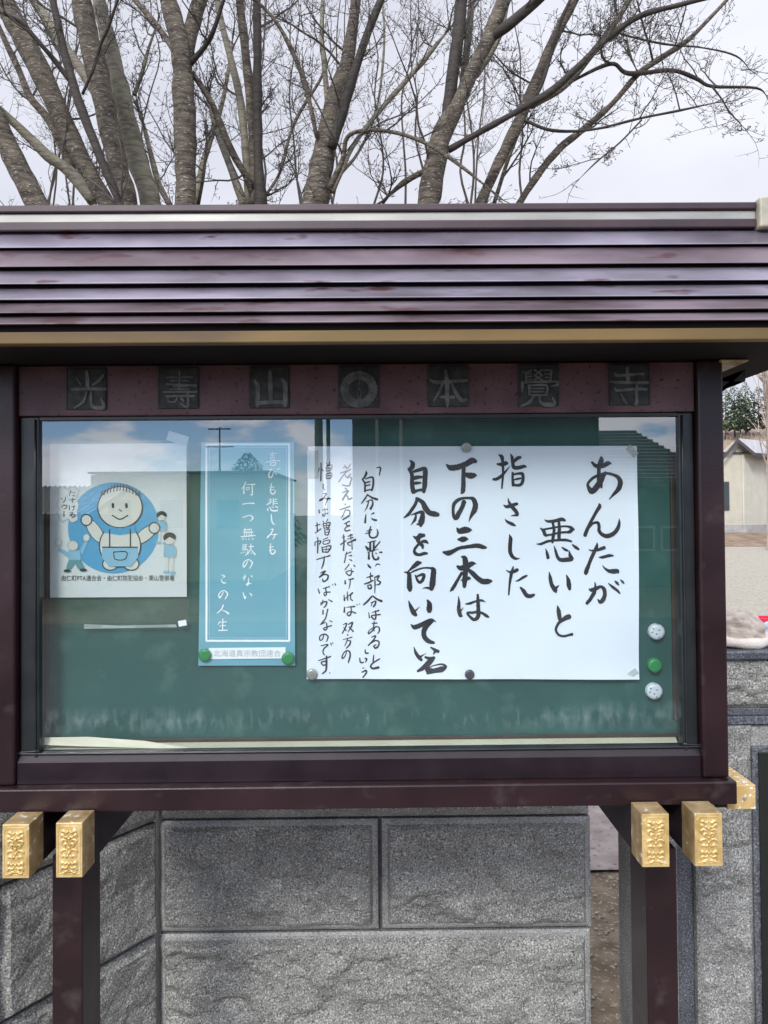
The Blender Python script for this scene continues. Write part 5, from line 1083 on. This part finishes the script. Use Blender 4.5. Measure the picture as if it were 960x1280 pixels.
# conifers on the hill edge and bushes
def conifer(x, y, h, rr, m, label, group, name='conifer_tree', seed=0, leafs=420, trunkm=None, size=0.05):
    rs = random.Random(seed); z0 = hill_h(x, y) - 0.4 if y > 88 else gz(x, y)
    th = thing(name, label, 'tree', (x, y, z0), group)
    MB().tube([(x, y, z0 - .3), (x, y, z0 + h * .95)], [h * .02, h * .004], 6).build('trunk', bark_dk, th)
    f = MB()
    for k in range(leafs):
        t_ = rs.random() ** 0.8; zz = z0 + h * (.12 + .88 * t_); rad = rr * (1 - t_) ** .8 * (0.55 + .5 * rs.random()) + 0.03 * rr
        a = rs.uniform(0, 6.283); s_ = h * size * (1.25 - t_) * rs.uniform(.6, 1.3)
        c_ = Vector((x + rad * math.cos(a), y + rad * math.sin(a), zz)); o_ = Vector((math.cos(a), math.sin(a), -0.35)) * s_
        sd_ = Vector((-math.sin(a), math.cos(a), rs.uniform(-.3, .3))) * s_ * .6; u_ = Vector((0, 0, s_ * rs.uniform(.3, .8)))
        f.add([c_ - sd_, c_ + o_, c_ + sd_, c_ + u_ - o_ * .3], [(0, 1, 2), (0, 2, 3), (1, 3, 2)])
    f.build('crown', m, th)
    return th
lbl = ['leftmost green conifer of the far hillside, beside the notice board', 'tall dark conifer in the middle of the hillside row', 'pointed yellow green conifer of the hillside row', 'rightmost conifer of the hillside row behind the bare poplar', 'small conifer low in the hillside row']
for k, (px, top, wd) in enumerate(((907, 487, 4.2), (918, 481, 4.4), (932, 478, 4.0), (948, 483, 4.5), (925, 492, 3.6), )):
    Y = 150 + k * 2
    b_ = P(px, 514, Y); tp = P(px, top, Y)
    h = tp.z - (hill_h(b_.x, Y) - .4)
    conifer(b_.x, Y, max(h, 3), wd, conif if k % 2 == 0 else conif_dk, lbl[k], 'conifers on the far hillside', seed=k + 3, leafs=500)
# more forest along the crest, read as one mass
fm = MB(); rs = random.Random(9)
for k in range(150):
    x = rs.uniform(-250, 420); y = rs.uniform(150, 186)
    if abs((x / (y + 1.44)) - 0.475) < 0.06: continue
    z0 = hill_h(x, y) - .5; h = rs.uniform(5, 9)
    for _ in range(28):
        t_ = rs.random(); a = rs.uniform(0, 6.28); rad = 2.2 * (1 - t_); s_ = 1.1
        c_ = Vector((x + rad * math.cos(a), y + rad * math.sin(a), z0 + h * t_)); fm.add([c_ + Vector((-s_, 0, 0)), c_ + Vector((s_, 0, -.3)), c_ + Vector((0, 0, s_ * 1.4))], [(0, 1, 2)])
fm.build('far_wood', conif_dk, kind='stuff', label='dark conifer wood along the crest of the far hill', category='wood')
# bare poplar with many upright pale stems
pm = mat('pale_twig', (0.30, 0.235, 0.19), (0.42, 0.34, 0.28), 3, 0.9)
pop = thing('poplar_tree', 'pale bare tree with many fine upright branches at the right edge', 'tree', (P(958, 640, 20).x, 20, gz(9, 20)), None)
MB().tube([(P(962, 640, 20).x, 20, 0.2), (P(962, 560, 20).x, 20, P(962, 560, 20).z), (P(961, 470, 20).x, 20, P(961, 470, 20).z)], [.10, .07, .04], 8).build('trunk', pm, pop)
f = MB()
for k in range(52):
    py0 = rnd(480, 600); a = P(961 + rnd(-3, 6), py0, 20); q = [a]; r = [0.022]; x = 0
    tgt = rnd(-30, 40); hh = rnd(60, 180)
    for s_ in (0.25, 0.5, 0.75, 1): q.append(P(961 + tgt * s_ ** .6 + rnd(-2, 2), py0 - hh * s_, 20 + rnd(-.4, .4))); r.append(.022 * (1 - .8 * s_))
    f.tube(q, r, 4, 2, cap=False)
    for _ in range(6):
        i = random.choice((1, 2, 3)); b_ = q[i]; e_ = b_ + Vector((rnd(-.4, .4), rnd(-.3, .3), rnd(.2, .8))); f.tube([b_, (b_ + e_) / 2 + Vector((rnd(-.06, .06), 0, 0)), e_], [.01, .007, .003], 3, cap=False)
f.build('branches', pm, pop, kind='stuff')
# brushwood on the slope below the conifers
f = MB()
for k in range(420):
    x = rnd(38, 110); y = rnd(60, 145); z0 = (hill_h(x, y) - .3) if y > 88 else gz(x, y)
    for _ in range(5):
        a = Vector((x + rnd(-.6, .6), y, z0)); f.tube([a, a + Vector((rnd(-.3, .3), 0, 1.0)), a + Vector((rnd(-.9, .9), 0, rnd(1.8, 3.4)))], [.05, .04, .012], 3, cap=False)
f.build('brushwood', mat('brushwood_brown', (0.24, 0.17, 0.13), (0.36, 0.28, 0.22), 0.6, 1.0), kind='stuff', label='leafless brown brushwood covering the slope below the conifers', category='brushwood')

# little stones and dry leaves on the earth in the gap between wall and pillar
f = MB(); rs = random.Random(4)
for k in range(500):
    x = rs.uniform(0.35, 1.3); y = rs.uniform(0.85, 1.85); s_ = rs.uniform(.002, .007)
    f.box((x - s_, y - s_ * .8, gz(x, y)), (x + s_, y + s_ * .8, gz(x, y) + s_ * 1.1), s_ * .35, Matrix.Rotation(rs.uniform(0, 3), 4, 'Z'), 1)
f.build('pebbles', mat('pebble_grey', (0.16, 0.145, 0.12), (0.36, 0.33, 0.28), 60, 0.9), kind='stuff', label='loose pebbles on the earth in the gap between wall and pillar', category='pebbles')

# ================================================================== STREET SIDE (seen mirrored in the glass)
ywall = mat('ochre_wall', (0.66, 0.58, 0.28), (0.72, 0.64, 0.34), 1.5, 0.9)
gwall = mat('slate_wall', (0.06, 0.075, 0.085), (0.08, 0.095, 0.105), 1, 0.8)
bwall = mat('brown_board_wall', (0.05, 0.035, 0.028), (0.075, 0.055, 0.042), 1, 0.8)
tealw = mat('grey_green_wall', (0.10, 0.14, 0.14), (0.13, 0.17, 0.165), 1, 0.8)
ribm = mat('ribbed_roof', (0.06, 0.065, 0.07), (0.09, 0.095, 0.1), 1, 0.5)
ribl = mat('roof_rib', (0.26, 0.26, 0.26), None, rough=0.5)
def sbox(name, pxa, pxb, pytop, Yv, depth, m, par, zb=0.0):
    a = PR(pxa, 640, Yv); c_ = PR(pxb, pytop, Yv)
    return MB().box((a.x, a.y - depth, zb), (c_.x, a.y, c_.z), 0.02).build(name, m, par)
# ochre house
h1 = thing('house', 'low ochre flat roofed house across the street, mirrored in the left of the glass', 'house', (PR(225, 640, 16).x, PR(225, 640, 16).y - 2, 0))
sbox('wall', 113, 336, 592, 16, 5, ywall, h1)
a, c_ = PR(109, 640, 15.8), PR(340, 588, 15.8)
MB().box((a.x, a.y - 5.3, PR(225, 592, 16).z + .003), (c_.x, a.y, c_.z), .02).build('roof', gwall, h1)
for px in (150, 215, 285):
    a, c_ = PR(px - 14, 660, 15.98), PR(px + 14, 625, 15.98)
    wn = MB().box((a.x, a.y, a.z), (c_.x, a.y + .04, c_.z), .01).build('window', gwall, h1); MB().box((a.x + .06, a.y + .041, a.z + .06), (c_.x - .06, a.y + .05, c_.z - .06)).build('pane', dglass, wn)
# brown house with ribbed roof at the far left
h2 = thing('house', 'brown house with a light ribbed roof across the street, mirrored at the far left', 'house', (PR(20, 640, 13).x, PR(20, 640, 13).y - 2, 0))
sbox('wall', -240, 98, 642, 13, 4, bwall, h2)
def ribbed_roof(par, pl, pr, py_e, py_r, Yv, run, skew=0.0, n=40):
    e0, e1 = PR(pl, py_e, Yv), PR(pr, py_e, Yv); r0_, r1_ = PR(pl, py_r, Yv), PR(pr, py_r, Yv)
    k = (Yv + run + 1.44) / (Yv + 1.44)
    top0 = Vector((e0.x + skew, e0.y - run, 1.55 + (r0_.z - 1.55) * k)); top1 = Vector((e1.x - skew, e1.y - run, 1.55 + (r1_.z - 1.55) * k))
    ro = MB().prism([e0, e1, top1, top0], (0, 0, -0.1)).build('roof', ribm, par)
    f = MB()
    for i in range(n + 1):
        t_ = i / n; a = e0.lerp(e1, t_); b_ = top0.lerp(top1, t_); f.tube([a + Vector((0, 0, .012)), b_ + Vector((0, 0, .012))], [.022, .022], 4)
    f.build('ribs', ribl, ro, kind='stuff')
    f2 = MB()
    return ro
ribbed_roof(h2, -240, 112, 642, 609, 12.6, 2.2, n=50)
# slate building in the middle
h3 = thing('building', 'tall slate grey building across the street, mirrored above the white sheet', 'building', (PR(590, 640, 11).x, PR(590, 640, 11).y - 3, 0))
sbox('wall', 441, 747, 380, 11, 6, gwall, h3)
a, c_ = PR(436, 640, 10.9), PR(752, 376, 10.9)
MB().box((a.x, a.y - 6.4, PR(590, 380, 11).z + .004), (c_.x, a.y, c_.z), .02).build('roof', bwall, h3)
for px in (470, 500): 
    a = PR(px, 640, 10.97); MB().box((a.x, a.y, 0.1), (a.x + .05, a.y + .03, 4.2), .01).build('downpipe', siding2, h3)
# grey green house with ribbed roof on the right
h4 = thing('house', 'grey green house with a dark ribbed roof across the street, mirrored at right', 'house', (PR(860, 640, 14).x, PR(860, 640, 14).y - 2, 0))
sbox('wall', 700, 1010, 602, 14, 5, tealw, h4)
e0, e1 = PR(690, 601, 13.6), PR(905, 601, 13.6)
k = (13.6 + 2.5 + 1.44) / (13.6 + 1.44)
tl_, tr2 = PR(700, 539, 13.6), PR(792, 538, 13.6)
T0 = Vector((tl_.x * k, e0.y - 2.5, 1.55 + (tl_.z - 1.55) * k)); T1 = Vector((tr2.x * k, e0.y - 2.5, 1.55 + (tr2.z - 1.55) * k))
ro = MB().prism([e0, e1, T1, T0], (0, 0, -.1)).build('roof', ribm, h4)
f = MB()
for i in range(15):
    t_ = (i + .5) / 15; a = e0.lerp(T0, t_); b_ = e1.lerp(T1, t_); f.tube([a + Vector((0, 0.02, .015)), b_ + Vector((0, 0.02, .015))], [.02, .02], 4)
f.build('ribs', ribl, ro, kind='stuff')
MB().add([], [])
for px in (805, 838):
    a, c_ = PR(px - 13, 689, 13.97), PR(px + 13, 657, 13.97)
    wn = MB().box((a.x, a.y, a.z), (c_.x, a.y + .04, c_.z), .01).build('window', siding2, h4); MB().box((a.x + .05, a.y + .041, a.z + .05), (c_.x - .05, a.y + .05, c_.z - .05)).build('pane', dglass, wn)
# antenna mast, utility pole, conifer
a = PR(275, 640, 17.5); zt_ = PR(275, 534, 17.5).z
an = thing('antenna', 'thin television antenna mast above the ochre house, mirrored in the glass', 'antenna', (a.x, a.y, PR(275, 592, 16).z))
MB().tube([(a.x, a.y, 1.2), (a.x, a.y, zt_)], [.03, .02], 6).build('mast', dkfas, an)
f = MB(); f.box((a.x - .28, a.y - .02, zt_ - .06), (a.x + .28, a.y + .02, zt_ - .03)); f.box((a.x - .35, a.y - .02, zt_ - .50), (a.x + .35, a.y + .02, zt_ - .47)); f.build('crossbars', dkfas, an)
a = PR(399, 640, 15); up_ = MB().tube([(a.x, a.y, 0), (a.x, a.y, 8.5)], [.10, .07], 12).build('utility_pole', foun, smooth=True, label='grey utility pole across the street, mirrored left of the slate building', category='utility pole')
a = PR(411, 640, 15); MB().tube([(a.x, a.y, 0), (a.x, a.y, 6.5)], [.045, .04], 8).build('steel_pole', dkfas, smooth=True, label='thin dark steel pole beside the grey utility pole, mirrored in the glass', category='pole')
a = PR(310, 640, 24); tt = PR(310, 566, 24).z
conifer(a.x, a.y, tt, 1.9, conif_dk, 'dark spreading conifer beyond the ochre house, mirrored in the blue poster', None, seed=77, leafs=2600, size=0.035)
